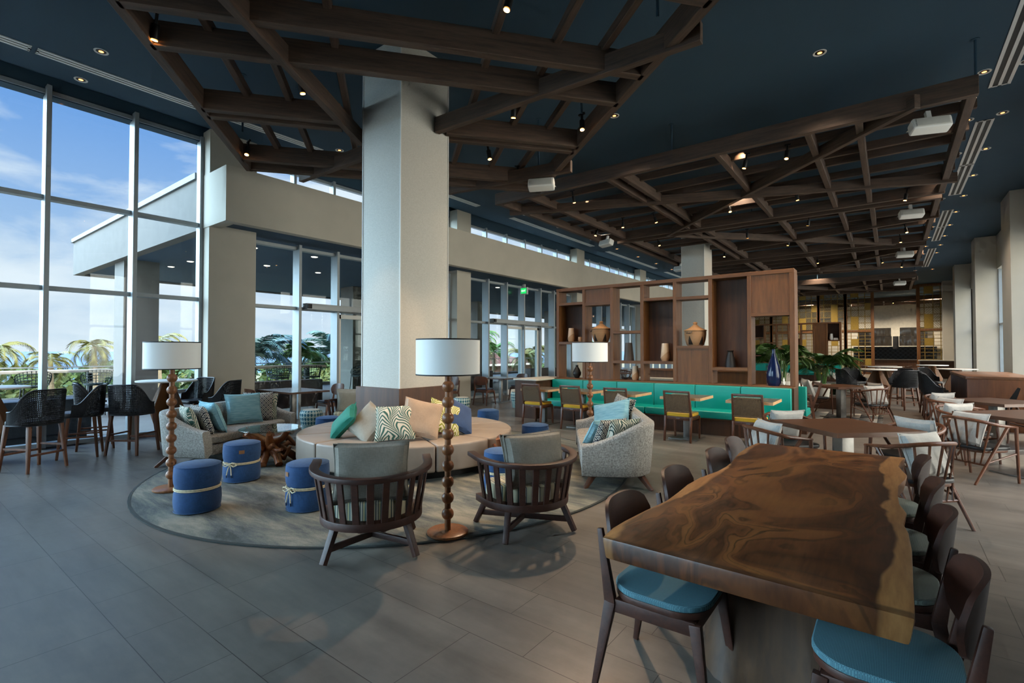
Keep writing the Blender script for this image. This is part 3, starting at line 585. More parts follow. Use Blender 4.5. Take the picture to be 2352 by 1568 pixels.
# speakers
def speaker_proto():
    t = thing('ceiling_speaker', 'white wall speaker', 'speaker')
    MB().grid(lambda u, v: (.26 * (2 * u - 1) * (.82 + .18 * v), -.1 + .2 * v + (.05 * (1 - (2 * u - 1) ** 2)) * (1 - v) * -1, .0), 2, 2).bb(-.24, .24, -.09, .1, -.09, .09).build('cabinet', m_white, t, bevel=.035, seg=3)
    MB().bb(-.2, .2, -.105, -.09, -.065, .065).build('grille', plain('pale_grille', '#b9b6ad', .7), t, bevel=.01)
    MB().lathe([(0, 0), (.012, 0)], 8).bb(-.03, .03, -.03, .03, .09, .24).build('bracket', m_white, t)
    return t
q0 = None
for x, y, z, rz, lab in [(-5.05, 7.5, 4.6, R(25), 'white speaker hanging from the tip of the near trellis'), (.5, 9.45, 4.86, R(20), 'largest white speaker, under the front beam of the square-set trellis at right'), (-6.9, 13.8, 4.86, R(-20), 'white speaker under the left far corner of the first square-set trellis'), (.44, 15.3, 4.86, R(15), 'second white speaker down the right end of the trellises'), (.43, 21.6, 4.86, R(15), 'third white speaker down the right end of the trellises'), (.4, 30.6, 4.86, R(15), 'farthest white speaker, in front of the brass screens'), (-6.7, 19.9, 4.86, R(-15), 'white speaker left of the far white column')]:
    o = speaker_proto() if q0 is None else copy_tree(q0)
    q0 = q0 or o; o.location = (x, y, z); o.rotation_euler = (R(-18), 0, rz); o['label'] = lab; o['group'] = 'white speakers on the trellises'
# ---------------------------------------------------------------- furniture makers (each stands at its own origin and faces local +Y)
def panel(mb, W, z0, z1, fy, th, nu=15, k=4, tilt=0):
    """Curved, round-cornered panel: half width W, heights z0..z1, front face y = fy(x)."""
    zc, hh = (z0 + z1) / 2, (z1 - z0) / 2
    def fn(u, v):
        s_ = (2 * u - 1) * .995; x = W * s_; h = hh * max(.02, (1 - abs(s_) ** k)) ** (1 / 2.4)
        j = round(v * 4) % 4; z = zc + (h if j in (1, 2) else -h); y = fy(x) - (th if j in (2, 3) else 0) - tilt * (z - z0)
        return (x, y, z)
    mb.grid(fn, nu, 4, cv=True); n = len(mb.v) - nu * 4
    mb.f.append(tuple(n + i for i in range(4))); mb.f.append(tuple(n + (nu - 1) * 4 + i for i in (3, 2, 1, 0))); return mb
def side_chair(wd, seatm, label, group):
    t = thing('side_chair', label, 'chair', group=group)
    panel(MB(), .235, .575, .83, lambda x: -.235 + 1.25 * x * x, .018, 19, 4, .12).build('backrest', wd, t, ang=40)
    MB().prism(rrect(.45, .44, .15, 7), .445, .475).build('seat_pad', seatm, t, bevel=.013, seg=3)
    MB().prism(rrect(.44, .43, .14, 7), .415, .446).build('seat_shell', wd, t, bevel=.008)
    f = MB()
    for sx in (-1, 1): f.bar((sx * .2, -.2, .385), (sx * .19, .18, .385), .028, .06)
    f.bar((-.2, -.17, .385), (.2, -.17, .385), .028, .05).bar((-.19, .17, .385), (.19, .17, .385), .028, .05).build('seat_frame', wd, t, bevel=.006)
    for sx in (-1, 1):
        MB().bar((sx * .235, -.27, 0), (sx * .205, -.2, .4), .024, .026, .034, .055).bar((sx * .205, -.2, .39), (sx * .2, -.255, .72), .034, .055, .024, .026).build('rear_leg', wd, t, bevel=.007)
        MB().bar((sx * .215, .235, 0), (sx * .195, .18, .41), .024, .026, .036, .05).build('front_leg', wd, t, bevel=.007)
    return t
def barrel_chair(label):
    t = thing('barrel_armchair', label, 'armchair', group='slatted barrel armchairs')
    arcp = lambda r, z, a0, a1, n, fwd=0: ([(r * cos(a0), r * sin(a0) + fwd, z)] if fwd else []) + [(r * cos(a0 + (a1 - a0) * i / n), r * sin(a0 + (a1 - a0) * i / n), z) for i in range(n + 1)] + ([(r * cos(a1), r * sin(a1) + fwd, z)] if fwd else [])
    rp = [(x, y, .615 + .035 * max(0, (y + .44) / .6)) for x, y, z in arcp(.435, .6, pi * .97, pi * 2.03, 26, .13)]
    MB().sweep(rp, [(-.034, -.019), (.034, -.019), (.034, .019), (-.034, .019)]).build('top_rail', m_chair, t, bevel=.008)
    MB().sweep(arcp(.345, .265, pi * .95, pi * 2.05, 24, .12), [(-.045, -.03), (.045, -.03), (.045, .03), (-.045, .03)]).bb(-.36, .36, .12, .18, .237, .293).build('seat_frame', m_chair, t, bevel=.007)
    MB().prism([(x, y) for x, y in arc(0, 0, .33, pi, 2 * pi, 16)] + [(.33, .14), (-.33, .14)], .262, .285).build('seat_base', m_chair, t)
    for k in range(13):
        a = pi * 1.0 + pi * k / 12; c, s_ = cos(a), sin(a)
        MB().bar((.37 * c, .37 * s_, .25), (.43 * c, .43 * s_, .61), .052, .017, side=(-s_, c, 0)).build('slat', m_chair, t, bevel=.004, seg=1)
    ft = []
    for sx, sy in ((1, 1), (-1, 1), (-1, -1), (1, -1)):
        MB().bar((sx * .33, sy * .3 + .0, 0), (sx * .25, sy * .2, .26), .042, .042, .05, .05).build('leg', m_chair, t, bevel=.006)
    for sg in (-1, 1): MB().bar((-.3, -.265 * sg, .095), (.3, .265 * sg, .095), .028, .045).build('stretcher', m_chair, t, bevel=.005)
    MB().prism([(x, y) for x, y in arc(0, 0, .315, pi * 1.0, 2 * pi, 18)] + [(.315, .12), (.29, .15), (-.29, .15), (-.315, .12)], .288, .425).build('seat_cushion', m_tick, t, bevel=.035, seg=3)
    cu = pillow_mesh(.56, .44, .15).build('back_cushion', m_linen, t); cu.location = (0, -.205, .625); cu.rotation_euler = (R(-13), 0, 0)
    cu2 = pillow_mesh(.53, .42, .13).build('back_cushion', m_linen, t); cu2.location = (.01, -.08, .62); cu2.rotation_euler = (R(-15), 0, R(4))
    return t
def pillow_mesh(w, h, d, n=17):
    """Stuffed cushion in local XZ, thickness along Y: pinched corners, soft middle, a seam all round."""
    b = MB(); rs = random.Random(int(w * 1000 + h * 77 + d * 13))
    ph = [rs.uniform(0, 6) for _ in range(4)]
    for sg in (-1, 1):
        def fn(u, v, sg=sg):
            a, c = 2 * u - 1, 2 * v - 1
            e = (1 - a ** 4) * (1 - c ** 4); th = d / 2 * max(0, e) ** .45 * (1 + .06 * sin(5 * a + ph[0]) * sin(4 * c + ph[1]))
            x = a * w / 2 * (1 - .07 * (1 - c * c) * abs(a)); z = c * h / 2 * (1 - .07 * (1 - a * a) * abs(c))
            return (x, sg * th, z)
        b.grid(fn, n, n)
    e = []
    for k in range(40):
        q = k / 10; j = int(q); f = (q - j) * 2 - 1
        a, c = ((f, -1), (1, f), (-f, 1), (-1, -f))[j]
        e.append((a * w / 2 * (1 - .07 * (1 - c * c) * abs(a)), 0, c * h / 2 * (1 - .07 * (1 - a * a) * abs(c))))
    return b.tube(e, .006, 5, True)
def pillow(label, mat, loc, rot, w=.46, h=.46, d=.15, cat='cushion', group=None):
    o = pillow_mesh(w, h, d).build('cushion', mat); o.location = loc; o.rotation_euler = rot; return tag(o, label, cat, group)
def spindle_chair(label):
    t = thing('spindle_armchair', label, 'armchair', group='spindle armchairs with light cushions')
    def rail(a): return (.3 * cos(a), .285 * sin(a) + .02, .675 + .075 * max(0, -sin(a)))
    path = [(.285, .24, .655)] + [rail(-.05 * pi - .9 * pi * k / 20) for k in range(21)] + [(-.285, .24, .655)]
    MB().tube(path, [.013] + [.019] * 21 + [.013], 8).build('arm_rail', m_chairm, t)
    MB().prism(rrect(.5, .47, .12, 5, 0, .03), .385, .425).build('seat', m_leath, t, bevel=.014)
    MB().prism(rrect(.47, .44, .12, 5, 0, .03), .355, .386).build('seat_frame', m_chairm, t, bevel=.006)
    for sx in (-1, 1):
        MB().tube([(sx * .27, .27, 0), (sx * .285, .22, .66)], [.014, .019], 8).build('front_leg', m_chairm, t)
        MB().tube([(sx * .25, -.3, 0), (sx * .282, .12, .67)], [.014, .019], 8).build('rear_leg', m_chairm, t)
        MB().tube([(sx * .262, -.14, .25), (sx * .275, .245, .35)], .011, 6).build('side_rail', m_chairm, t)
    MB().tube([(-.262, -.16, .22), (.262, -.16, .22)], .012, 6).build('lower_rail', m_chairm, t)
    for k in range(7):
        f = (k - 3) / 3; a = -pi / 2 + f * .36 * pi; p = rail(a)
        MB().tube([(.2 * f, -.165, .22), p], [.009, .012], 6).build('spindle', m_chairm, t)
    return t
def rattan_chair(label):
    t = thing('rattan_dining_chair', label, 'chair', group='rattan backed chairs along the booth')
    for sx in (-1, 1):
        MB().bar((sx * .225, -.25, 0), (sx * .22, -.2, .44), .03, .034, .036, .046).bar((sx * .22, -.2, .43), (sx * .215, -.29, .87), .036, .046, .03, .03).build('rear_leg', m_chairm, t, bevel=.006)
        MB().bar((sx * .215, .24, 0), (sx * .215, .21, .42), .028, .03, .04, .04).build('front_leg', m_chairm, t, bevel=.006)
    f = MB()
    for sx in (-1, 1): f.bar((sx * .215, -.2, .4), (sx * .21, .21, .4), .03, .06)
    f.bar((-.21, .21, .4), (.21, .21, .4), .03, .06).bar((-.21, -.2, .4), (.21, -.2, .4), .03, .06).build('seat_frame', m_chairm, t, bevel=.005)
    MB().bar((-.225, -.283, .855), (.225, -.283, .855), .028, .04).build('top_rail', m_chairm, t, bevel=.008)
    rp = MB().bb(-.205, .205, -.014, .014, -.135, .135).build('rattan_back', m_rattan, t, bevel=.008); rp.location = (0, -.247, .655); rp.rotation_euler = (R(11), 0, 0)
    MB().bar((-.21, -.262, .795), (.21, -.262, .795), .034, .026).build('back_binding', m_rattan, t, bevel=.006); MB().bar((-.21, -.228, .515), (.21, -.228, .515), .034, .026).build('back_binding', m_rattan, t, bevel=.006)
    MB().prism(rrect(.44, .44, .05), .43, .485).build('seat_cushion', m_yel, t, bevel=.016, seg=3)
    MB().bb(-.03, .03, -.223, -.216, .395, .405).build('maker_plate', m_steel, t)
    return t
def wicker_stool(label, group='black wicker bar stools by the windows'):
    t = thing('wicker_bar_stool', label, 'bar stool', group=group)
    def plan(u):
        a = pi * (1.12 - 1.24 * u) ; a = pi + pi * (-.1 + 1.2 * u)
        c, s_ = cos(a), sin(a); k = 2.7; r = (abs(c) ** k + abs(s_) ** k) ** (-1 / k); return .265 * c * r, .25 * s_ * r
    def fn(u, v):
        x, y = plan(u); w = min(1, max(0, (-y + .04) / .27)); w = w * w * (3 - 2 * w)
        top = .77 + .275 * w; z = .6 + (top - .6) * v; fl = 1 + .03 * v
        return (x * fl, y * fl - .02 * v, z)
    o = MB().grid(fn, 64, 18).build('wicker_shell', m_wick, t)
    md = o.modifiers.new('weave', 'WIREFRAME'); md.thickness = .014; md.use_replace = True
    rim = [fn(k / 30, 1) for k in range(31)]; MB().tube(rim, .012, 6).tube([fn(k / 30, 0) for k in range(31)], .011, 6).build('wicker_rim', m_wick, t)
    MB().prism(rrect(.48, .46, .14), .585, .655).build('seat', m_wick, t, bevel=.02)
    for sx in (-1, 1):
        for sy in (-1, 1): MB().bar((sx * .235, sy * .225, 0), (sx * .19, sy * .175, .6), .03, .03, .045, .045).build('leg', m_chairm2, t, bevel=.006)
    for sx in (-1, 1): MB().bar((sx * .215, -.2, .3), (sx * .215, .2, .3), .018, .024).build('side_rail', m_chairm2, t)
    for y in (-.205, .205): MB().bar((-.215, y, .22), (.215, y, .22), .018, .028).build('foot_rail', m_chairm2, t)
    return t
m_chairm2 = wood('stool_leg_wood', '#4a2a1b', '#7d5137', 'Z', 1.2, .4)
def bar_table(label, loc, rz=0):
    t = thing('bar_table', label, 'bar table', loc, rz, 'round white bar tables')
    MB().lathe([(.0, 1.022), (.44, 1.022), (.45, 1.03), (.45, 1.045), (.44, 1.05), (0, 1.05)], 40).build('table_top', m_white, t)
    for a in (0, pi / 2):
        MB().prism([(-.1, 1.02), (-.32, .55), (-.12, 0), (.12, 0), (.32, .55), (.1, 1.02)], -.015, .015, lambda x, y, z, a=a: (x * cos(a) - z * sin(a), x * sin(a) + z * cos(a), y)).build('base_fin', m_walnut, t, bevel=.004)
    return t
def ped_table(name, label, loc, rz, w, d, topm, edgem, z=.75, th=.035, base=.42, group=None, cols=.1):
    t = thing(name, label, 'table', loc, rz, group)
    MB().bb(-w / 2 + .012, w / 2 - .012, -d / 2 + .012, d / 2 - .012, z - th + .002, z + .0005).build('table_top', topm, t)
    MB().sweep([(-w / 2 + .006, -d / 2 + .006, z - th / 2), (w / 2 - .006, -d / 2 + .006, z - th / 2), (w / 2 - .006, d / 2 - .006, z - th / 2), (-w / 2 + .006, d / 2 - .006, z - th / 2)], [(-.007, -th / 2), (.007, -th / 2), (.007, th / 2), (-.007, th / 2)], True).build('edge_band', edgem, t)
    MB().bb(-cols / 2, cols / 2, -cols / 2, cols / 2, .02, z - th).build('column', m_steel, t, bevel=.006)
    MB().bb(-base / 2, base / 2, -base / 2, base / 2, 0, .018).build('base_plate', m_steel, t, bevel=.004)
    return t
def ottoman(label, single=False, rope=True, bow=0, patch=None):
    t = thing('pouf', label, 'pouf', group='blue canvas poufs')
    r = .2
    def drum(z0, z1): return MB().lathe([(0, z0), (r - .05, z0), (r - .012, z0 + .012), (r, z0 + .05), (r + .004, (z0 + z1) / 2), (r, z1 - .035), (r - .008, z1 - .012), (r - .03, z1), (.1, z1 + .012), (0, z1 + .016)], 36)
    drum(.0, .215).build('lower_drum', m_blue, t); drum(.225, .45).build('upper_drum', m_blue, t)
    for z in (.436, .012): MB().tube([((r - .004) * cos(2 * pi * k / 36), (r - .004) * sin(2 * pi * k / 36), z) for k in range(36)], .004, 5, True).build('piping', m_blue, t)
    if rope:
        b = MB()
        for dz in (-.007, .007): b.tube([((r - .006) * cos(2 * pi * k / 36), (r - .006) * sin(2 * pi * k / 36), .222 + dz) for k in range(36)], .0065, 6, True)
        if bow is not None:
            a = bow; px = lambda s_, z, o: ((r + o) * cos(a) - s_ * sin(a), (r + o) * sin(a) + s_ * cos(a), z)
            for sg in (-1, 1):
                b.tube([px(0, .222, .01), px(sg * .035, .245, .02), px(sg * .075, .24, .02), px(sg * .085, .215, .015), px(sg * .05, .2, .018), px(0, .222, .01)], .0065, 6)
                b.tube([px(0, .222, .01), px(sg * .018, .17, .018), px(sg * .03 - .01, .1, .014)], .006, 6)
            b.ball(px(0, .222, .012), .014, 8, 6)
        b.build('rope', m_rope, t)
        if bow is not None:
            c = MB()
            for sg in (-1, 1): c.tube([px(sg * .03 - .01, .1, .014), px(sg * .032 - .012, .07, .012)], .0075, 6)
            c.build('rope_tip', m_navyf, t)
    if patch is not None:
        MB().grid(lambda u, v: ((r + .007) * cos(patch + (u - .5) * .28), (r + .007) * sin(patch + (u - .5) * .28), .36 + (v - .5) * .04), 5, 2).grid(lambda u, v: ((r + .002) * cos(patch + (u - .5) * .28), (r + .002) * sin(patch + (u - .5) * .28), .36 + (v - .5) * .04), 5, 2).build('label_patch', m_tan, t)
    return t
def sofa(label, L=2.05, D=.82):
    t = thing('tub_sofa', label, 'sofa', group='grey tub sofas')
    rr = .34; pts = [(-L / 2, D / 2 - .01)]
    pts += [(-L / 2, D / 2 - .01 - (D - rr) * k / 4) for k in range(1, 4)]
    pts += arc(-L / 2 + rr, -D / 2 + rr, rr, pi, 1.5 * pi, 8) + [(-L / 2 + rr + (L - 2 * rr) * k / 8, -D / 2) for k in range(1, 8)]
    pts += arc(L / 2 - rr, -D / 2 + rr, rr, 1.5 * pi, 2 * pi, 8) + [(L / 2, D / 2 - .01 - (D - rr) * k / 4) for k in (3, 2, 1, 0)]
    n = len(pts); b = MB(); rows = []
    for i, (x, y) in enumerate(pts):
        a = pts[max(0, i - 1)]; c = pts[min(n - 1, i + 1)]; tx, ty = c[0] - a[0], c[1] - a[1]; l = math.hypot(tx, ty); nx, ny = -ty / l, tx / l   # inward normal
        w = min(1, max(0, (D / 2 - y) / D)); top = .50 + .25 * (w * w * (3 - 2 * w)); th = .11
        sec = [(.06, .14), (.015, .16), (-.0, .3), (-.035, top - .04), (-.03, top - .012), (-.01, top), (th - .035, top), (th - .012, top - .012), (th, top - .045), (th + .03, .36), (th + .04, .2)]
        rows.append([(x + nx * o, y + ny * o, z) for o, z in sec])
    m = len(rows[0]); vs = [p for r_ in rows for p in r_]
    b.add(vs, [(i * m + j, (i + 1) * m + j, (i + 1) * m + j + 1, i * m + j + 1) for i in range(n - 1) for j in range(m - 1)] + [tuple(range(m)), tuple((n - 1) * m + j for j in range(m - 1, -1, -1))] + [((i + 1) * m, i * m, i * m + m - 1, (i + 1) * m + m - 1) for i in range(n - 1)])
    b.build('shell', m_grey, t, ang=60)
    sw = L - .22
    MB().prism(rrect(sw, D - .1, .26, 6, 0, .035), .15, .3).build('seat_base', m_grey, t, bevel=.03, seg=2)
    MB().prism(rrect(sw - .02, D - .08, .24, 6, 0, .035), .3, .41).build('seat_cushion', m_grey, t, bevel=.04, seg=3)
    for sx in (-1, 1):
        for sy in (-1, 1): MB().bar((sx * (L / 2 - .06), sy * (D / 2 - .04), 0), (sx * (L / 2 - .2), sy * (D / 2 - .16), .16), .035, .035, .07, .06).build('leg', m_chairm, t, bevel=.006)
    return t
def floor_lamp(label, loc, k=1.0):
    t = thing('floor_lamp', label, 'floor lamp', loc, 0, 'bead-stemmed floor lamps')
    MB().lathe([(0, 0), (.165, 0), (.172, .008), (.172, .022), (.16, .03), (0, .03)], 36).build('base', m_lampw, t)
    b = MB().tube([(0, 0, .02), (0, 0, 1.34 * k)], .026, 12); b.build('stem', m_lampw, t)
    nb = 9
    for i in range(nb):
        z = .165 + i * .134 * k; MB().lathe([(max(.0001, .052 * sin(pi * j / 10)), z - .052 * cos(pi * j / 10)) for j in range(11)], 20).build('bead', m_lampw, t)
    z0, z1, r = 1.335 * k, 1.64 * k, .27 * k
    MB().lathe([(r, z0), (r, z1), (r - .006, z1), (r - .006, z0), (r, z0)], 48).build('shade', m_shade, t)
    MB().lathe([(r + .001, z0), (r + .002, z0 + .011), (r - .007, z0 + .011), (r - .007, z0), (r + .001, z0)], 48).lathe([(r + .001, z1 - .011), (r + .002, z1), (r - .007, z1), (r - .007, z1 - .011), (r + .001, z1 - .011)], 48).build('shade_trim', m_black, t)
    s_ = MB()
    for a in range(3): s_.tube([(0, 0, z1 - .05), ((r - .01) * cos(a * 2.09), (r - .01) * sin(a * 2.09), z1 - .03)], .004, 5)
    s_.tube([(0, 0, z0 - .02), (0, 0, z1 - .05)], .012, 6).build('shade_fitting', m_black, t)
    return t
def garden_stool(label):
    t = thing('garden_stool', label, 'garden stool', group='patterned ceramic garden stools')
    MB().lathe([(0, 0), (.15, 0), (.155, .01), (.185, .2), (.205, .32), (.205, .38), (.185, .425), (.16, .435)], 40).build('body', m_cer, t)
    MB().lathe([(.16, .43), (.15, .445), (0, .447)], 32).build('seat_top', m_conc, t)
    return t
def root_table(label, loc, glass=None, r=.3, h=.43, seed=3, n=11):
    t = thing('root_coffee_table', label, 'coffee table', loc, 0); rs = random.Random(seed); b = MB()
    b.ball((0, 0, h * .5), .12, 12, 8, (1, 1, 1.1))
    for k in range(n):
        a = 2 * pi * k / n + rs.uniform(-.25, .25); ra = r * rs.uniform(.75, 1.1)
        c, s_ = cos(a), sin(a); up = k % 2
        z1 = h - .01 if up else .03
        P = [(0, 0, h * .5), (c * ra * .3, s_ * ra * .3, h * .5 + (z1 - h * .5) * .2 + rs.uniform(-.04, .04)), (c * ra * .62 + rs.uniform(-.04, .04), s_ * ra * .62 + rs.uniform(-.04, .04), h * .5 + (z1 - h * .5) * .55), (c * ra, s_ * ra, z1)]
        b.tube(P, [.1, .065, .05, .035 if up else .05], 8)
        if rs.random() < .6: b.tube([P[1], (P[1][0] + c * .12 - s_ * .1, P[1][1] + s_ * .12 + c * .1, P[1][2] + rs.uniform(-.1, .1)), (P[1][0] + c * .2 - s_ * .15, P[1][1] + s_ * .2 + c * .15, P[1][2] + rs.uniform(-.12, .1))], [.045, .035, .02], 7)
    o = b.build('root_base', m_root, t, ang=70, weld=False)
    if glass: MB().lathe([(0, h), (glass - .004, h), (glass, h + .004), (glass, h + .01), (glass - .004, h + .014), (0, h + .014)], 48).build('glass_top', m_tglass, t)
    return t
# ---------------------------------------------------------------- lounge
def rzf(fx, fy): return math.atan2(-fx, fy)          # heading: local +Y looks along (fx, fy)
rug = tag(MB().lathe([(.9, 0), (3.02, 0), (3.03, .004), (3.02, .012), (.9, .012), (.9, 0)], 96).build('rug', m_rug, loc=(-5.42, 4.6, 0)), 'large round streaked grey-green rug under the lounge seating', 'rug')
MB().lathe([(3.02, .0), (3.045, .002), (3.045, .012), (3.02, .014), (3.02, .0)], 96).build('bound_edge', plain('dark_rug_binding', '#2c302e', .95), rug)
ZR = .013
# ring seat round the column
rs_ = thing('ring_seat', 'taupe padded round seat wrapped around the big column', 'seat', (-5.6, 4.84, ZR))
MB().lathe([(.85, 0), (1.36, 0), (1.36, .1), (.85, .1), (.85, 0)], 60).build('plinth', m_black, rs_)
for k in range(12):
    a0, a1 = R(-88 + 30 * k), R(-88 + 30 * k + 29.4)
    pts = arc(0, 0, 1.5, a0, a1, 8) + arc(0, 0, .78, a1, a0, 4)
    MB().prism(pts, .1, .42).build('seat_segment', m_beigel, rs_, bevel=.028, seg=3, ang=50)
# sofas and what lies on them
sL = sofa('long grey tub sofa on the window side, behind the blue poufs'); sL.location = (-7.94, 3.4, 0); sL.rotation_euler.z = rzf(.87, .49)
sR = copy_tree(sL); sR.location = (-2.94, 5.95, 0); sR.rotation_euler.z = rzf(-.85, -.53); sR['label'] = 'grey tub sofa at the right, seen from its side, in front of the booth'
def on(sf, p):
    c, s_ = cos(sf.rotation_euler.z), sin(sf.rotation_euler.z); return (sf.location.x + c * p[0] - s_ * p[1], sf.location.y + s_ * p[0] + c * p[1], p[2])
cg = 'loose cushions on the lounge seats'
def onp(sf, label, mat, p, back, turn, roll=0, **k): return pillow(label, mat, on(sf, p), M.Rotation(sf.rotation_euler.z + R(turn), 3, 'Z').to_quaternion().__matmul__(M.Rotation(R(back), 3, 'X').to_quaternion()).__matmul__(M.Rotation(R(roll), 3, 'Y').to_quaternion()).to_euler(), group=cg, **k)
onp(sL, 'leaf-print cushion at the near end of the window-side sofa, against its arm', m_leaf, (.74, -.06, .60), 18, 55, 0, w=.42, h=.42, d=.13)
onp(sL, 'navy diamond-print cushion between leaf and blue cushions, near end of the window-side sofa', m_ikat, (.61, .02, .6), 20, 60, 0, w=.43, h=.42, d=.12)
onp(sL, 'pale blue cushion in front of the diamond one, near end of the window-side sofa', m_lblue, (.47, .07, .625), 22, 62, 0, w=.48, h=.46, d=.14)
onp(sL, 'large pale blue cushion upright at the far end of the window-side sofa', m_lblue, (-.36, -.06, .645), 20, -36, 0, w=.52, h=.48, d=.15)
onp(sL, 'navy diamond-print cushion behind the large pale blue one, far end of the window-side sofa', m_ikat, (-.68, -.05, .64), 20, -62, 0, w=.46, h=.48, d=.12)
onp(sL, 'fringed pale green leaf cushion at the very far end of the window-side sofa', m_leaf, (-.79, -.03, .62), 18, -62, 0, w=.44, h=.45, d=.1)
onp(sR, 'big pale blue cushion leaning on the back of the right-hand sofa', m_lblue, (.16, -.04, .645), 30, 52, 16, w=.54, h=.5, d=.15)
onp(sR, 'navy diamond-print cushion behind the big pale blue one on the right-hand sofa', m_ikat, (.42, -.2, .7), 20, 24, -6, w=.5, h=.46, d=.12)
onp(sR, 'small pale blue cushion low at the near end of the right-hand sofa', m_lblue, (-.3, .14, .55), 34, -50, 0, w=.42, h=.36, d=.12)
onp(sR, 'navy diamond-print cushion between blue and leaf ones at the near end of the right-hand sofa', m_ikat, (-.47, .05, .56), 28, -55, 0, w=.4, h=.38, d=.12)
onp(sR, 'grey-green leaf cushion against the near arm of the right-hand sofa', m_zebra, (-.64, -.08, .57), 24, -58, 0, w=.42, h=.4, d=.13)
# cushions leaning on the column panelling, listed from the left
def col_p(label, mat, ang, rad, z, back, roll, turn=0, **k):
    a = R(ang); loc = (-5.6 + rad * cos(a), 4.84 + rad * sin(a), z)
    q = M.Rotation(a - pi / 2 + R(turn), 3, 'Z').to_quaternion() @ M.Rotation(R(back), 3, 'X').to_quaternion() @ M.Rotation(R(roll), 3, 'Y').to_quaternion()
    return pillow(label, mat, loc, q.to_euler(), group=cg, **k)
col_p('emerald green cushion leaning at the left end of the ring seat row', m_teal, -92, 1.05, .63, 30, 50, -15, w=.5, h=.3, d=.15)
col_p('slouching grey cushion right of the emerald one on the ring seat', m_cush2 if False else m_linenb, -72, .95, .63, 34, -28, 0, w=.48, h=.46, d=.15)
col_p('white cushion with green leaf print in the middle of the ring seat', m_leaf, -50, 1.0, .65, 28, 4, 0, w=.5, h=.46, d=.15)
col_p('sand coloured cushion tilted right of the leaf print on the ring seat', m_sandp, -31, .97, .69, 28, -16, 0, w=.5, h=.5, d=.15)
col_p('olive leaf-print cushion partly hidden by the lamp stem on the ring seat', m_olive, -10, .93, .67, 26, -22, 0, w=.46, h=.45, d=.13)
col_p('indigo blue cushion right of the lamp stem on the ring seat', m_denim, 6, .93, .66, 30, -32, 0, w=.46, h=.48, d=.14)
# poufs
P0 = ottoman('blue canvas pouf tied with rope, nearest, at the left edge of the rug', bow=R(160)); P0.location = (-5.38, 2.0, ZR)
for n, (x, y, z, lab, bw, pa) in enumerate([(-6.2, 2.78, ZR, 'blue canvas pouf with tan patch and rope bow, behind the nearest one', -60, -25), (-4.58, 2.68, ZR, 'blue canvas pouf with tan patch and hanging rope bow, left of the slatted armchair', -80, -95), (-6.03, 7.16, 0, 'blue canvas pouf tied with rope standing alone before the glass doors', None, None),
        (-4.22, 6.1, ZR, 'blue canvas pouf between ring seat and right-hand sofa', None, None), (-3.42, 4.3, ZR, 'blue canvas pouf behind the right slatted armchair', None, None), (-7.5, 4.75, 0, 'blue canvas pouf with tan patch beyond the glass coffee table', None, -40), (-7.35, 7.5, 0, 'blue canvas pouf peeping out behind the indigo cushion', None, None)]):
    o = ottoman(lab, bow=None if bw is None else R(bw), patch=None if pa is None else R(pa)); o.location = (x, y, z)
# coffee tables
root_table('root-base coffee table with round glass top, left of the ring seat', (-6.78, 3.42, ZR), glass=.4, r=.33, h=.47, n=12)
root_table('small teak root table behind the right slatted armchair', (-3.78, 4.95, ZR), None, r=.2, h=.47, seed=8, n=13)
# barrel armchairs
c1 = barrel_chair('slatted barrel armchair with grey cushion, nearest, left of the lamp'); c1.location = (-3.28, 2.47, ZR * .4); c1.rotation_euler.z = rzf(-.78, .63)
c1.location.z = ZR
c2 = dup(c1, (-2.58, 3.55, ZR), rzf(-.9, .43), 'slatted barrel armchair right of the lamp, turned toward the ring seat')
c3 = dup(c1, (-8.0, 5.55, 0), rzf(.8, -.6), 'slatted barrel armchair facing the camera, left behind the big column')
for ch in c3.children:
    if ch.name.startswith('back_cushion'): ch.data = ch.data.copy(); ch.data.materials[0] = m_linenb
floor_lamp('bead-stemmed wooden floor lamp with white drum shade, nearest, between the armchairs', (-2.99, 3.02, ZR))
floor_lamp('bead-stemmed wooden floor lamp with white drum shade, at the left sofa', (-6.38, 2.1, ZR), 1.0)
floor_lamp('bead-stemmed wooden floor lamp with white drum shade, in front of the turquoise booth', (-3.78, 6.98, 0), 1.03)
g0 = garden_stool('patterned ceramic garden stool beside the far armchair'); g0.location = (-8.75, 5.18, 0)
dup(g0, (-8.2, 8.75, 0), 1, 'patterned ceramic garden stool behind the lamp stem, near the glass doors'); dup(g0, (-8.15, 10.95, 0), 2, 'patterned ceramic garden stool left of the rattan chairs')
# tables by the low windows
for n, (x, y, w, d, lab) in enumerate([(-9.8, 5.4, 1.3, .85, 'wooden dining table by the window left of the big column'), (-9.4, 11.75, 1.0, .85, 'wooden dining table in front of the glass doors'), (-10.0, 9.2, .9, .8, 'wooden dining table by the window, mostly behind the near lampshade')]):
    ped_table('dining_table', lab, (x, y, 0), 0, w, d, m_tblgrey, m_tbl, group='dining tables by the low windows')
sw = side_chair(m_chairm, m_navyf, 'brown wooden chair with navy seat at the window table, hidden side facing the sofa', 'wooden chairs with navy seats'); sw.location = (-9.75, 4.72, 0)
dup(sw, (-9.75, 6.2, 0), pi, 'brown wooden chair with navy seat across the window table behind the far armchair')
dup(sw, (-9.35, 10.95, 0), .1, 'brown wooden chair with navy seat standing sideways left of the glass door table')
dup(sw, (-9.35, 12.6, 0), pi, 'brown wooden chair with navy seat beyond the glass door table')
dup(sw, (-9.9, 10.0, 0), pi, 'brown wooden chair with navy seat half hidden by the near lampshade')
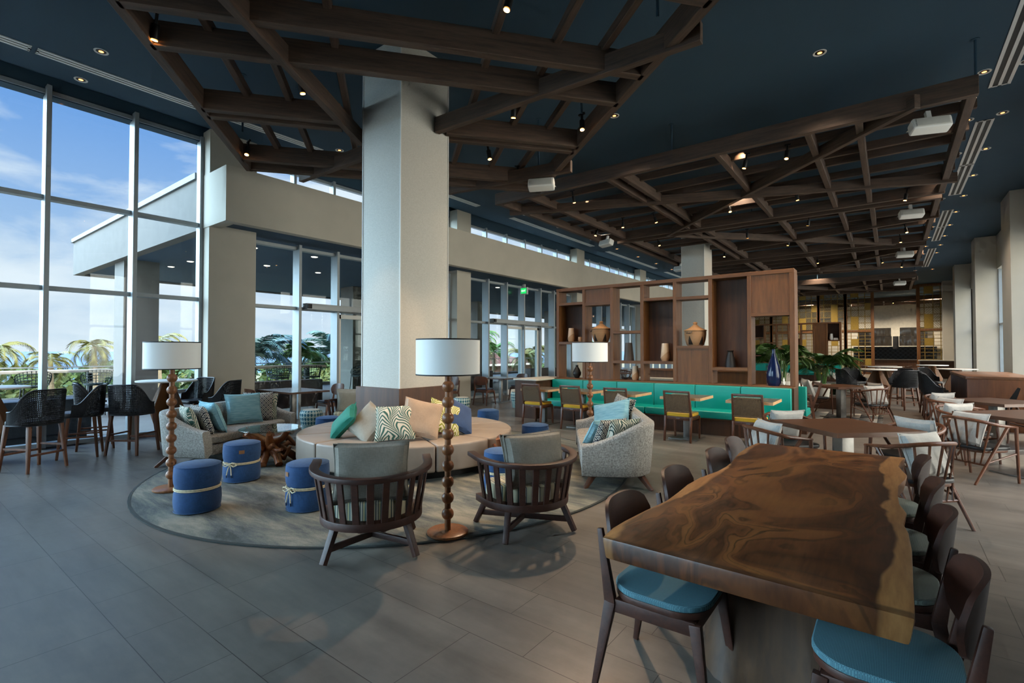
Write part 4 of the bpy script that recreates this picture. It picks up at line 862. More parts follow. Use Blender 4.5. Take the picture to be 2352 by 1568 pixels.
# tall tables and wicker stools by the tall windows
bar_table('round white bar table at the left picture edge by the tall windows', (-10.0, 1.05, 0), .5)
bar_table('round white bar table between the tall windows and the sofa', (-9.95, 3.2, 0), .6)
W0 = wicker_stool('black wicker bar stool nearest, at the left picture edge'); W0.location = (-8.95, 1.38, 0); W0.rotation_euler.z = rzf(-.88, -.47)
for x, y, fx, fy, lab in [(-9.55, 1.98, -.35, -.93, 'black wicker bar stool behind the nearest one, under the window mullion'), (-10.15, 2.28, .2, .97, 'black wicker bar stool seen from the side by the window, left of the round table'), (-9.2, 2.52, -.6, .8, 'black wicker bar stool with its back to us, left of the sofa'), (-9.15, 3.75, -.75, -.6, 'black wicker bar stool behind the sofa back, beside the beige pillar'), (-10.25, 3.75, .3, -.9, 'black wicker bar stool on the far side of the round table, against the window')]:
    dup(W0, (x, y, 0), rzf(fx, fy), lab)
# live edge table with its chairs
lt = thing('live_edge_table', 'long live-edge slab table with pale sapwood edges at the lower right', 'table', (-.44, 3.22, 0))
Lp = [(-.96, 1.87), (-.975, 2.0), (-.972, 2.12), (-.955, 2.32), (-.93, 2.53), (-.935, 2.72), (-.945, 2.91), (-.935, 3.12), (-.895, 3.35), (-.885, 3.52), (-.89, 3.68), (-.91, 3.88), (-.925, 4.05), (-.925, 4.35), (-.9, 4.58)]
Rp = [(.08, 4.59), (.055, 4.45), (.035, 4.23), (.075, 3.95), (.065, 3.82), (.03, 3.62), (.025, 3.37), (.03, 3.19), (.055, 3.03), (.045, 2.9), (.04, 2.83), (.055, 2.7), (.06, 2.5), (.055, 2.19), (.05, 1.85)]
out = [(x + .44, y - 3.22) for x, y in Lp + Rp]
def slabf(x, y, z):
    k = 1 + (.035 if z < .7 else 0); return (x * (1 - .03 if z < .7 else 1), y, z)
MB().prism(out, .695, .78, slabf).build('slab_top', m_slab, lt, bevel=.012, seg=2, ang=50)
tb = MB(); rsd = random.Random(4); rings = []
for z, k in [(0, 1.0), (.2, .93), (.45, .88), (.6, .95), (.7, 1.02)]:
    rings.append([((.36 + .05 * sin(3 * a + z * 4) + .03 * sin(7 * a)) * k * max(-1, min(1, 1.25 * cos(a))), (.72 + .08 * sin(2 * a + 1 + z * 2)) * k * max(-1, min(1, 1.15 * sin(a))) - .05, z) for a in [2 * pi * j / 40 for j in range(40)]])
vs = [p for r_ in rings for p in r_]
tb.add(vs, [(i * 40 + j, i * 40 + (j + 1) % 40, (i + 1) * 40 + (j + 1) % 40, (i + 1) * 40 + j) for i in range(4) for j in range(40)] + [tuple(range(39, -1, -1)), tuple(160 + j for j in range(40))])
tb.build('trunk_base', m_trunk, lt, ang=60)
cgp = 'chairs round the live-edge table'
A0 = side_chair(m_chair, m_aqua, 'dark wooden chair with bright aqua seat at the near left corner of the slab table', cgp); A0.location = (-.84, 2.32, 0); A0.rotation_euler.z = rzf(1, 0)
for x, y, lab in [(-.84, 3.05, 'dark wooden chair second from the near end, left side of the slab table'), (-.8, 3.8, 'dark wooden chair third from the near end, left side of the slab table'), (-.82, 4.4, 'dark wooden chair at the far left corner of the slab table')]:
    dup(A0, (x, y, 0), rzf(1, 0), lab)
for n, (x, y, lab, mt) in enumerate([(-.03, 2.27, 'dark wooden chair with aqua seat nearest the camera at the lower right corner', m_aqua), (-.05, 3.0, 'dark wooden chair with striped seat, second on the right side of the slab table', m_greyw), (-.05, 3.66, 'dark wooden chair third on the right side of the slab table', m_greyw), (-.07, 4.42, 'dark wooden chair at the far right corner of the slab table', m_greyw)]):
    o = dup(A0, (x, y, 0), rzf(-1, .0), lab)
    for ch in o.children:
        if ch.name.startswith('seat_pad') and mt is not m_aqua: ch.data = ch.data.copy(); ch.data.materials[0] = mt
# ---------------------------------------------------------------- turquoise booth, bookcase divider and the row of tables
def booth(label, x0, x1, yb, n, flip=1):
    """Bench with its back at yb; flip=1 looks toward -Y."""
    t = thing('booth_bench', label, 'booth bench', ((x0 + x1) / 2, yb, 0), 0 if flip == 1 else pi, 'turquoise booth benches')
    L = x1 - x0; w = L / n
    MB().bb(-L / 2, L / 2, -.52, .0, 0, .3).build('plinth', m_walpan, t, bevel=.004)
    MB().bb(-L / 2, L / 2, -.6, 0, .295, .31).build('seat_board', m_walnutx, t)
    for k in range(n):
        xa = -L / 2 + k * w
        MB().bb(xa + .004, xa + w - .004, -.62, -.1, .31, .45).build('seat_cushion', m_turq, t, bevel=.035, seg=3)
        MB().bb(xa + .003, xa + w - .003, -.12, 0, .42, .885).build('back_cushion', m_turq, t, bevel=.022, seg=3)
    return t
XS = [-6.43, -5.69, -4.98, -4.26, -3.55, -2.85, -2.14, -1.42]   # upright centres
def bookcase(name, label, x0, x1, y, rows, zt=3.06, z0=.905, dep=.36):
    t = thing(name, label, 'bookcase', ((x0 + x1) / 2, y, 0)); n = len(rows); w = (x1 - x0) / n; cx = (x0 + x1) / 2
    MB().bb(x0 - cx - .04, x1 - cx + .045, 0, dep, zt - .075, zt).build('top_rail', m_walnutx, t, bevel=.004, seg=1)
    MB().bb(x0 - cx - .04, x1 - cx + .045, -.16, dep + .02, 0, z0 - .03).build('base_cabinet', m_walpan, t)
    MB().bb(x0 - cx - .04, x1 - cx + .045, -.16, dep + .02, z0 - .03, z0).build('ledge', m_walnutx, t, bevel=.004, seg=1)
    for k in range(n + 1):
        x = x0 - cx + w * k; MB().bb(x - .036, x + (.05 if k == n else .036), 0, dep, z0, zt - .075).build('upright', m_walnut, t, bevel=.004, seg=1)
    for k, (sh, pans) in enumerate(rows):
        xa, xb = x0 - cx + w * k + .036, x0 - cx + w * (k + 1) - .036
        for z in sh: MB().bb(xa, xb, 0, dep, z - .03, z + .03).build('shelf', m_walnutx, t)
        for za, zb, front in pans:
            yy = .02 if front else dep - .03
            MB().bb(xa, xb, yy, yy + .02, za, zb).build('panel', m_walnut if front else m_walpan, t)
    return t
rows = [([2.68, 1.745], [(1.77, 2.65, 0)]), ([2.64, 1.725], [(2.67, 2.99, 1), (.905, 1.7, 1)]), ([1.97, 1.305], []), ([2.66, 1.305], [(1.33, 2.63, 0)]), ([2.64, 1.63], [(.905, 1.6, 1)]), ([1.2], [(1.23, 2.99, 0)]), ([2.24], [(2.27, 2.99, 1)])]
bookcase('bookcase_divider', 'tall open walnut bookcase divider behind the turquoise booth, holding baskets and vases', -6.43, -1.42, 10.25, rows)
booth('long turquoise booth bench in front of the bookcase', -6.4, -1.4, 10.06, 6)
booth('turquoise booth bench on the far side of the bookcase', -6.4, -1.25, 10.66, 6, -1)
rt = thing('booth_return', 'low walnut return counter with pale top at the left end of the booth', 'counter', (-6.75, 10.0, 0))
MB().bb(-.3, .3, -.65, .7, 0, .87).build('cabinet', m_walpan, rt); MB().bb(-.33, .33, -.68, .73, .87, .905).build('counter_top', m_conc, rt, bevel=.004)
# things on the bookcase
def basket(label, loc):
    t = thing('lidded_basket', label, 'basket', loc, 0, 'woven lidded baskets')
    MB().lathe([(0, 0), (.15, 0), (.17, .02), (.2, .12), (.215, .24), (.21, .31), (.2, .31), (.2, .3)], 36).build('body', m_bask, t)
    MB().lathe([(.225, .305), (.225, .32), (.16, .345), (.09, .385), (.04, .43), (.03, .44), (.045, .455), (.045, .475), (.02, .49), (0, .49)], 36).build('lid', plain('plain_rattan_lid', '#b5875c', .8, var=.2, sc=60, bump=.4) if 'plain_rattan_lid' not in bpy.data.materials else bpy.data.materials['plain_rattan_lid'], t)
    for sg in (-1, 1): MB().tube([(sg * .2, -.05, .28), (sg * .25, -.045, .25), (sg * .25, .045, .25), (sg * .2, .05, .28)], .008, 6).build('handle', m_brn, t)
    return t
basket('woven basket with domed lid in the second bay of the bookcase', (-5.35, 10.43, 1.756))
basket('woven basket with domed lid in the fifth bay of the bookcase', (-3.2, 10.43, 1.661)).rotation_euler.z = 1.3
def vase(label, prof, mat, loc, rz=0): return tag(MB().lathe(prof, 32).build('vase', mat, loc=loc, rz=rz), label, 'vase', 'vases on the bookcase')
tall = [(0, 0), (.06, 0), (.085, .06), (.062, .33), (.055, .33), (.06, .06), (0, .02)]
vase('tall two-tone beige vase in the first niche of the bookcase', tall, m_vase, (-6.15, 10.42, 1.776))
vase('small two-tone beige bowl beside the tall vase in the first niche', [(0, 0), (.05, 0), (.065, .035), (.055, .11), (.05, .11), (.05, .03), (0, .02)], m_vase, (-5.88, 10.4, 1.776))
vase('tall two-tone beige vase in the dark niche of the fourth bay', [(r * 1.15, z * 1.15) for r, z in tall], m_vase, (-3.83, 10.42, 1.336))
vase('beige two-tone vase low on the booth ledge, third bay', [(r * .95, z * .95) for r, z in tall], m_vase, (-4.5, 10.4, .906))
vase('tapered brown vase on the shelf of the third bay', [(0, 0), (.115, 0), (.112, .05), (.075, .4), (.068, .4), (.1, .04), (0, .02)], m_brn, (-4.66, 10.42, 1.336))
vase('matt black bottle vase in the tall closed niche of the sixth bay', [(0, 0), (.1, 0), (.1, .03), (.085, .15), (.055, .27), (.05, .3), (.068, .33), (.06, .33), (.045, .29), (0, .1)], m_blk, (-2.52, 10.42, 1.231))
vase('round black bud vase on the ledge below the first bay', [(0, 0), (.045, 0), (.095, .08), (.1, .13), (.07, .2), (.03, .27), (.035, .31), (.028, .31), (0, .1)], m_blk, (-5.98, 10.4, .906))
vase('tall glossy navy bottle vase on the ledge at the right end of the booth', [(0, 0), (.09, 0), (.12, .06), (.125, .2), (.1, .36), (.05, .52), (.028, .62), (.032, .68), (.024, .68), (0, .3)], m_navyg, (-1.73, 10.3, .906))
# tables and rattan chairs in a row
TX = [(-5.95, 'first from the left'), (-5.0, 'second from the left'), (-4.05, 'third from the left, behind the right-hand sofa'), (-2.9, 'fourth from the left'), (-1.8, 'fifth and last, at the right end')]
r0 = None
for x, s_ in TX:
    ped_table('booth_table', 'grey-brown booth table with pale edge, ' + s_, (x, 8.94, 0), 0, .7, .77, m_tblgrey, m_tbledge, base=.5, group='tables along the turquoise booth', th=.045)
    cx = x + .1
    if r0 is None: r0 = rattan_chair('rattan-backed chair with mustard seat, ' + s_); r0.location = (cx - .1, 8.72 - .02, 0)
    else: dup(r0, (cx - .1, 8.7, 0), .03 * sin(x * 9), 'rattan-backed chair with mustard seat, ' + s_)
# ---------------------------------------------------------------- square tables on their points with spindle armchairs
sp1 = None
def chair4(x, y, r, which, lab):
    global sp1
    for sx, sy, s_ in which:
        px, py = x + sx * r * .707, y + sy * r * .707; rz = rzf(-sx, -sy)
        if sp1 is None: sp1 = spindle_chair('x'); o = sp1
        else: o = copy_tree(sp1)
        o.location = (px, py, 0); o.rotation_euler.z = rz; o['label'] = 'spindle armchair ' + s_ + ' ' + lab
        f = V((-sx, -sy, 0)).normalized(); c = V((px, py, .62)) - f * .1
        q = M.Rotation(rz + .1 * sin(px * 7), 3, 'Z').to_quaternion() @ M.Rotation(R(-20), 3, 'X').to_quaternion()
        pillow('light grey cushion on the armchair ' + s_ + ' ' + lab, m_cush, c, q.to_euler(), w=.44, h=.4, d=.13, group='light grey cushions on the spindle armchairs')
four = [(-1, -1, 'front left of'), (-1, 1, 'back left of'), (1, 1, 'back right of'), (1, -1, 'front right of')]
def diamond_table(lab, x, y, w=1.0):
    return ped_table('square_table', lab, (x, y, 0), R(45), w, w, m_tbl, m_tbl, th=.045, base=.6, cols=.14, group='square brown tables set on the diagonal')
diamond_table('square brown table set on the diagonal, just beyond the slab table', -.42, 6.45); chair4(-.42, 6.45, .83, four, 'the table beyond the slab')
diamond_table('square brown table at the right picture edge, near one', 1.42, 8.85, 1.1); chair4(1.42, 8.85, .88, four[:3], 'the near table at the right edge')
diamond_table('square table with sunlit top at the right, behind the near one', 1.35, 11.1); chair4(1.35, 11.1, .82, four[:3], 'the sunlit table at the right')
diamond_table('square brown table far left of the aisle, right of the bookcase post', -.92, 13.75); chair4(-.92, 13.75, .84, four[1:], 'the table right of the bookcase post')
# wooden lounge chair seen from the side
lc = thing('lounge_armchair', 'wooden lounge armchair seen from the side with leaning grey cushions', 'armchair', (-1.78, 13.0, 0), rzf(-.9, -.3))
for sx in (-1, 1):
    MB().bar((sx * .33, -.34, 0), (sx * .33, -.26, .58), .035, .05).build('rear_leg', m_chairm, lc); MB().bar((sx * .33, .32, 0), (sx * .33, .32, .56), .035, .05).build('front_leg', m_chairm, lc)
    MB().bar((sx * .33, -.3, .575), (sx * .33, .36, .575), .05, .03).build('armrest', m_chairm, lc, bevel=.006)
    MB().bar((sx * .33, -.28, .26), (sx * .33, .33, .3), .03, .06).build('side_rail', m_chairm, lc)
MB().bar((-.33, -.3, .3), (-.33, -.48, .84), .035, .05).bar((.33, -.3, .3), (.33, -.48, .84), .035, .05).bar((-.33, -.48, .82), (.33, -.48, .82), .03, .05).build('back_frame', m_chairm, lc)
MB().bb(-.3, .3, -.28, .36, .3, .43).build('seat_cushion', m_linenb, lc, bevel=.035, seg=3)
o = pillow_mesh(.6, .5, .14).build('back_cushion', m_cush, lc); o.location = (0, -.3, .68); o.rotation_euler = (R(-18), 0, 0)
pillow('grey cushion leaning in the wooden lounge armchair', m_linenb, (-1.9, 12.95, .62), (R(-28), 0, rzf(-.9, -.3)), w=.44, h=.42, d=.12)
# patterned floor mat
t = MT('black_and_white_triangles'); x, y, z = t.xyz(t.co(scale=(3, 3, 3)))[0:3]
m_tri = t.fin(t.mix(t.ma('GREATER_THAN', t.ma('FRACT', x), t.ma('FRACT', y)), '#3a3733', '#b9b2a4'), .9)
tag(MB().bb(-1.1, 1.1, -1.3, 1.3, 0, .008).build('patterned_rug', m_tri, loc=(-1.25, 13.6, 0)), 'black and white triangle rug under the square table by the bookcase post', 'rug')
# potted plants at the end of the bookcase
def potted_palm(label, loc, H, nf, L, seed, pot=(.2, .36)):
    t = thing('potted_palm', label, 'potted plant', loc); rs = random.Random(seed)
    MB().lathe([(0, 0), (pot[0] * .8, 0), (pot[0], pot[1]), (pot[0] * .9, pot[1]), (pot[0] * .88, pot[1] - .05), (0, pot[1] - .05)], 24).build('pot', m_conc, t)
    b = MB(); st = MB()
    for k in range(nf):
        a = rs.uniform(0, 2 * pi); h = H * rs.uniform(.3, 1); bx, by = .07 * cos(a), .07 * sin(a)
        st.tube([(bx, by, pot[1] - .05), (bx * 2, by * 2, pot[1] + h)], .01, 5)
        frond(b, (bx * 2, by * 2, pot[1] + h), a, rs.uniform(.7, 1.3), L * rs.uniform(.7, 1.1), rs.uniform(1.0, 1.8), .3, 34, .8, rs)
    st.build('stems', m_leafg, t, weld=False); b.build('fronds', m_leafgi, t, weld=False); return t
m_leafgi = plain('indoor_palm_green', '#2a4a17', .4, var=.35, sc=3)
potted_palm('bushy green palm seen through the right end of the bookcase', (-2.15, 13.9, .45), .7, 22, .95, 3)
potted_palm('green palm right of the bookcase post', (-1.5, 16.0, .3), .75, 22, .95, 9)
pb = thing('planter_shelf', 'low walnut planter divider with pale ledge behind the bookcase', 'planter', (-3.6, 13.9, 0))
MB().bb(-2.3, 1.75, -.25, .25, 0, .42).build('base', m_walpan, pb); MB().bb(-2.3, 1.75, -.3, .3, .42, .46).build('ledge', m_conc, pb); MB().bb(-2.3, 1.1, -.02, .02, .46, 1.0).build('panel', m_walnut, pb); MB().bb(-2.3, 1.1, -.15, .15, 1.0, 1.05).build('top_ledge', m_walnutx, pb)
tag(MB().bb(-.45, .45, -.3, .3, 0, .3).build('planter_plinth', m_walpan, loc=(-1.5, 16.0, 0)), 'small walnut plinth under the right palm', 'plinth')
def peace_lily(label, loc, seed):
    t = thing('flowering_plant', label, 'potted plant', loc); rs = random.Random(seed)
    MB().lathe([(0, 0), (.13, 0), (.17, .28), (.15, .28), (.14, .25), (0, .25)], 20).build('pot', m_conc, t); b, f = MB(), MB()
    for k in range(60):
        a = rs.uniform(0, 2 * pi); l = rs.uniform(.25, .5); e = rs.uniform(.5, 1.3); d = V((cos(a) * cos(e), sin(a) * cos(e), sin(e))); s_ = V((-sin(a), cos(a), 0)) * .05; p = V((0, 0, .25))
        b.add([p, p + d * l * .55 + s_, p + d * l + V((0, 0, -.06)), p + d * l * .55 - s_], [(0, 1, 2, 3)])
        if k < 9: q = p + V((d.x * .3, d.y * .3, .45 + .15 * rs.random())); f.add([q, q + s_ * .7 + V((0, 0, .06)), q + V((0, 0, .13)), q - s_ * .7 + V((0, 0, .06))], [(0, 1, 2, 3)])
    b.build('leaves', m_leafd, t, weld=False); f.build('flowers', m_white, t, weld=False); return t
peace_lily('white-flowered potted plant at the foot of the bookcase post', (-1.75, 12.3, 0), 2); peace_lily('white-flowered potted plant beside the pale armchair', (-1.3, 17.3, 0), 5)
ua = thing('upholstered_armchair', 'pale grey upholstered armchair with rounded back in the middle distance', 'armchair', (-2.35, 16.9, 0), rzf(.9, -.4))
MB().prism(rrect(.72, .7, .2), .12, .44).build('seat', m_cush, ua, bevel=.04, seg=3); panel(MB(), .35, .4, .92, lambda x: -.3 + .8 * x * x, .14, 15, 4, .1).build('backrest', m_cush, ua); panel(MB(), .26, .45, .9, lambda x: -.12, .12, 13, 4, .15).build('back_cushion', m_linenb, ua)
for sx in (-1, 1): MB().tube([(sx * .28, .25, 0), (sx * .25, .22, .13)], .02, 6).tube([(sx * .28, -.25, 0), (sx * .25, -.22, .13)], .02, 6).build('leg', m_chairm, ua)
# waterfall counter with open knee space; black stands for shade in void and inside
wc = thing('waterfall_counter', 'tall wooden waterfall counter with dark void in its end at the right', 'counter', (1.7, 14.95, 0))
MB().bb(-.52, .52, -1.65, 1.65, .99, 1.05).build('counter_top', wood('counter_timber', '#5a3a26', '#7d553a', 'Y', .5, .3), wc, bevel=.006)
MB().bb(-.5, .5, -1.65, -1.58, 0, .99).build('end_panel', wood('counter_end_timber', '#54321e', '#7a4c2e', 'Z', .5, .4), wc, bevel=.004); MB().bb(-.5, .5, 1.58, 1.65, 0, .99).build('end_panel', bpy.data.materials['counter_end_timber'], wc, bevel=.004)
ip = [(.02, .0), (.0, .22), (.03, .4), (.12, .66), (.17, .84), (.13, .86), (.06, .72), (-.06, .5), (-.1, .32), (-.07, .12), (-.05, 0)]
MB().prism(ip, -1.655, -1.64, lambda x, y, z: (x + .08, z, y)).build('void_shade', m_black, wc); MB().bb(-.1, .1, -1.5, 1.5, .1, .95).build('inner_shade_panel', m_black, wc)
# wicker stools and high tables down the aisle
bg2 = 'black wicker bar stools down the aisle'
for x, y, lab in [(-.3, 17.2, 'round white bar table in the aisle, near one of two'), (-.15, 20.2, 'round white bar table in the aisle, farther one'), (1.5, 18.9, 'round white bar table behind the waterfall counter'), (1.2, 23.5, 'round white bar table far down the right side')]: bar_table(lab, (x, y, 0), .4)
for x, y, fx, fy, lab in [(.28, 16.75, -.6, .6, 'black wicker bar stool right of the near aisle bar table'), (-.95, 16.75, .8, .5, 'black wicker bar stool left of the near aisle bar table'), (.2, 17.95, -.6, -.8, 'black wicker bar stool behind the near aisle bar table, right'), (-.85, 18.0, .6, -.7, 'black wicker bar stool behind the near aisle bar table, left'), (.55, 20.2, -1, 0, 'black wicker bar stool at the farther aisle bar table, right side'), (-.85, 20.3, 1, 0, 'black wicker bar stool at the farther aisle bar table, left side'),
        (.82, 14.3, 1, 0, 'black wicker bar stool at the near end of the waterfall counter'), (.82, 15.2, 1, 0, 'black wicker bar stool in the middle of the waterfall counter'), (.82, 16.0, 1, .1, 'black wicker bar stool at the far end of the waterfall counter'), (2.42, 14.4, -1, 0, 'black wicker bar stool on the right side of the waterfall counter'), (.95, 19.4, .7, -.5, 'black wicker bar stool at the bar table behind the counter')]:
    dup(W0, (x, y, 0), rzf(fx, fy), lab, bg2)
# more seating beyond the bookcase
for n, (x, y, lab) in enumerate([(-5.6, 16.2, 'beyond the bookcase, left'), (-4.0, 16.4, 'beyond the bookcase, middle'), (-8.3, 17.2, 'by the far windows'), (-8.4, 20.5, 'by the farthest windows')]):
    ped_table('square_table', 'square brown table ' + lab, (x, y, 0), R(45), 1.0, 1.0, m_tbl, m_tbl, th=.045, base=.6, cols=.14, group='square brown tables set on the diagonal')
    chair4(x, y, .84, four[:2] if n > 1 else four[:1] + four[2:3], 'the table ' + lab)
gs = thing('lounge_sofa', 'low grey lounge sofa behind the bookcase, seen through its third and fourth bays', 'sofa', (-4.5, 13.0, 0), 0)
MB().bb(-1.0, 1.0, -.4, .4, .12, .42).build('seat', m_grey, gs, bevel=.05, seg=3); MB().bb(-1.0, 1.0, -.42, -.22, .4, .86).build('backrest', m_linenb, gs, bevel=.06, seg=3)
for sx in (-1, 1): MB().bb(sx * .85 - .05, sx * .85 + .05, -.35, .35, 0, .12).build('leg', m_chairm, gs)
pillow('small bright blue cushion on the grey lounge sofa behind the bookcase', fabric('bright_blue_cotton', '#1f4f9a', '#3b74c2', 400, .9, .2), (-3.65, 12.78, .84), (R(-15), .3, .2), w=.4, h=.34, d=.12)
# ---------------------------------------------------------------- far end: second divider, brass screens, open kitchen
rows2 = [([2.3, 1.3], [(2.33, 2.99, 0), (.905, 1.27, 0)]), ([2.0], []), ([2.6, 1.7], [(.905, 1.67, 1)]), ([2.2], [(.905, 2.17, 1)]), ([2.64], []), ([1.2], [(1.23, 2.99, 1)]), ([2.1], [(2.13, 2.99, 0)])]
bookcase('bookcase_divider', 'second walnut bookcase divider far down the hall, left of the brass screens', -6.2, -2.05, 30.6, rows2)
booth('turquoise booth bench in front of the far bookcase divider', -6.2, -2.0, 30.4, 6)
vase('pale jar in the right niche of the far divider', tall, m_white, (-2.45, 30.78, 2.131)); tag(MB().bb(-.1, .1, -.06, .06, 0, .06).bb(-.09, .09, -.055, .055, .06, .11).build('stacked_bowls', m_white, loc=(-2.25, 30.78, 2.131)), 'stack of white dishes beside the pale jar in the far divider', 'dishes')
tag(MB().lathe([(0, 0), (.09, 0), (.08, .2), (.03, .36), (.03, .45), (0, .45)], 20).build('bottle_vase', m_blk, loc=(-2.5, 30.55, .906)), 'dark bottle vase on the ledge of the far divider', 'vase')
ped_table('booth_table', 'far table in front of the distant turquoise booth', (-2.7, 29.2, 0), 0, .8, 1.1, m_tblgrey, m_tbledge, base=.5, group='tables along the turquoise booth', th=.045)
dup(r0, (-2.75, 28.5, 0), 0, 'rattan-backed chair at the distant turquoise booth'); dup(sp1, (-2.2, 27.5, 0), .3, 'spindle armchair in front of the distant turquoise booth')
# brass lattice screens
def screen(label, x0, x1, seed):
    rs = random.Random(seed); w = x1 - x0; t = thing('lattice_screen', label, 'screen', (x0, 41, 0), 0, 'brass lattice screens')
    f = MB()
    for x in (0, w): f.bb(x - .09, x + .09, -.08, .08, 0, 5.82)
    for z in (.05, 2.9, 5.76): f.bb(0, w, -.07, .07, z - .07, z + .07)
    f.build('frame', m_walnut, t, bevel=.006)
    l = MB(); g = []
    UP = ['lGll', 'llll', 'HHHG', 'HHHH', 'HGHH', 'hGHH']; LO = ['llll', 'lGll', 'llll', 'llll', 'HHHG', 'HHHH']
    if seed % 2: UP, LO = [r_[::-1] for r_ in UP[2:] + UP[:2]], [r_[::-1] for r_ in LO]
    for (za, zb), lay in zip(((.15, 2.8), (3.0, 5.66)), (LO, UP)):
        xs = [.09, w * .2, w * .48, w * .72, w - .09]; n = 6; zs = [za + (zb - za) * k / n for k in range(n + 1)]
        for x in xs[1:4]: l.bb(x - .02, x + .02, -.015, .015, za, zb)
        for z in zs: l.bb(.09, w - .09, -.015, .015, z - .02, z + .02)
        for k in range(n):
            for i in range(4):
                q = lay[n - 1 - k][i]; xa, xb, z0, z1 = xs[i], xs[i + 1], zs[k], zs[k + 1]
                if q == 'G': g.append((xa, xb, z0, z1))
                elif q in 'Hh':
                    sg = (i + k) % 2; m = 3
                    for j in range(-m + 1, m):
                        a0 = j / m; u0, u1 = max(0, -a0), min(1, 1 - a0)
                        p = lambda u: (xa + (xb - xa) * (u if sg else 1 - u), 0, z0 + (z1 - z0) * (a0 + u))
                        l.bar(p(u0), p(u1), .028, .016, side=(0, 1, 0))
                else: l.bb(xa, xb, -.012, .012, (z0 + z1) / 2 - .012, (z0 + z1) / 2 + .012)
    l.build('lattice', m_brass, t, weld=False)
    for xa, xb, z0, z1 in g: MB().bb(xa, xb, -.02, .02, z0, z1).build('brass_plate', m_gold, t)
for n, (a, c, lab) in enumerate([(1.44, 2.95, 'right of the kitchen opening'), (2.98, 3.35, 'narrow one at the far right, beside the white pillar'), (-2.42, -.93, 'left of the kitchen opening'), (-4.0, -2.45, 'second left of the kitchen opening'), (-5.5, -4.03, 'third left of the kitchen opening'), (-7.0, -5.53, 'fourth left of the kitchen opening'), (-8.6, -7.03, 'farthest left, beyond the bookcase post')]):
    screen('tall brass lattice screen ' + lab, a, c, 30 + n)
tag(MB().bb(-.93, 1.44, -.06, .06, 5.55, 5.8).build('screen_lintel', m_walnutx, loc=(0, 41, 0)), 'walnut lintel over the kitchen opening', 'lintel')
# kitchen
t = MT('black_diamond_tiles'); x, y, z = t.xyz(t.co(scale=(3.2, 1, 3.2)))[0:3]; d = t.ma('ADD', t.ma('PINGPONG', x, .5), t.ma('PINGPONG', z, .5))
m_bt = t.fin(t.mix(t.ma('LESS_THAN', t.ma('ABSOLUTE', t.ma('SUBTRACT', d, .5)), .06), t.mix(t.ma('LESS_THAN', d, .2), '#15181b', '#07080a'), '#3d4349'), .3)
tag(MB().bb(-2.4, 2.8, -.06, .06, .6, 1.9).build('tiled_backsplash', m_bt, loc=(0, 49.3, 0)), 'black diamond-tiled kitchen backsplash', 'backsplash')
m_hood = MT('polished_steel'); m_hood.bump(m_hood.noise(m_hood.co(scale=(1.4, 1, .25)), 1.5, 1), .6, .25); m_hood = m_hood.fin('#8f8a84', .2, .95)
for x0, x1, lab in [(-2.1, .1, 'left stainless kitchen hood'), (.55, 2.6, 'right stainless kitchen hood')]:
    h = thing('kitchen_hood', lab + ' above the tiled backsplash', 'hood', ((x0 + x1) / 2, 48.9, 1.95)); w = (x1 - x0) / 2
    MB().add([(-w, -.7, 0), (w, -.7, 0), (w, .3, 0), (-w, .3, 0), (-w, -.7, .75), (w, -.7, .75), (w, .3, .75), (-w, .3, .75)], [(0, 1, 2, 3), (4, 5, 6, 7), (0, 1, 5, 4), (1, 2, 6, 5), (2, 3, 7, 6), (3, 0, 4, 7)]).build('canopy', m_hood, h, bevel=.01); MB().bb(-w * .96, w * .96, -.6, .3, .76, 1.4).build('upper_casing', m_hood, h, bevel=.01)
MB().bb(-1.42, -1.06, -.3, .3, -.25, .75).build('duct_box', m_dsteel, h)
kc = thing('kitchen_counter', 'dark walnut kitchen counter behind the opening', 'counter', (.25, 47.6, 0)); MB().bb(-3, 2.8, -.4, .4, 0, .88).build('cabinet', m_walpan, kc); MB().bb(-3.05, 2.85, -.45, .45, .88, .93).build('counter_top', m_steel, kc)
bf = thing('buffet_counter', 'walnut buffet counter with pale top before the right brass screen', 'counter', (2.1, 37.5, 0)); MB().bb(-.75, .9, -.5, .5, 0, .98).build('cabinet', m_walpan, bf); MB().bb(-.8, .95, -.55, .55, .98, 1.03).build('counter_top', m_conc, bf, bevel=.006)
for n, (x, y, lab) in enumerate([(-.6, 26.5, 'far down the aisle, left'), (.6, 29.5, 'far down the aisle, right'), (-.2, 34.5, 'in front of the kitchen opening')]):
    ped_table('square_table', 'square brown table ' + lab, (x, y, 0), 0, 1.0, 1.0, m_tbl, m_tbl, th=.045, base=.6, cols=.14, group='square brown tables set on the diagonal')
    for sx in (-1, 1): dup(sp1, (x + sx * .85, y, 0), rzf(-sx, 0), 'spindle armchair %s of the square table %s' % ('left' if sx < 0 else 'right', lab))
SUNV = (.42, .22, .88); FILLV = (-.72, -.62, .42); GLV = (.85, .05, .4); GLOW = 6.0; GLOW2 = 11.0; SKY = .62; ZEN = 4.5; SUN = 2.5; EXPO = 0.95
SPOTS = []
for x, y, s__ in T1S: SPOTS.append(((x, y, 4.7), (x + .9 * (-4.6 - x) * .5, y + .9 * (4.2 - y) * .5, .3), 50, 50))
for x, y in T2S[:12]: SPOTS.append(((x, y, 4.9), (x + .3, y - .2, 0), 70, 60))
SPOTS += [((-3.52, 6.29, 4.7), (-2.1, 3.0, 0), 300, 34), ((-4.1, 5.4, 4.7), (-4.6, 3.7, .4), 120, 40), ((-5.84, 10.6, 5.3), (-6.0, 11.2, 5.0), 14, 70), ((-2.14, 9.95, 5.3), (-2.45, 10.6, 5.1), 10, 70), ((-5.3, 8.6, 4.9), (-6.2, 4.4, 3.2), 120, 40)]
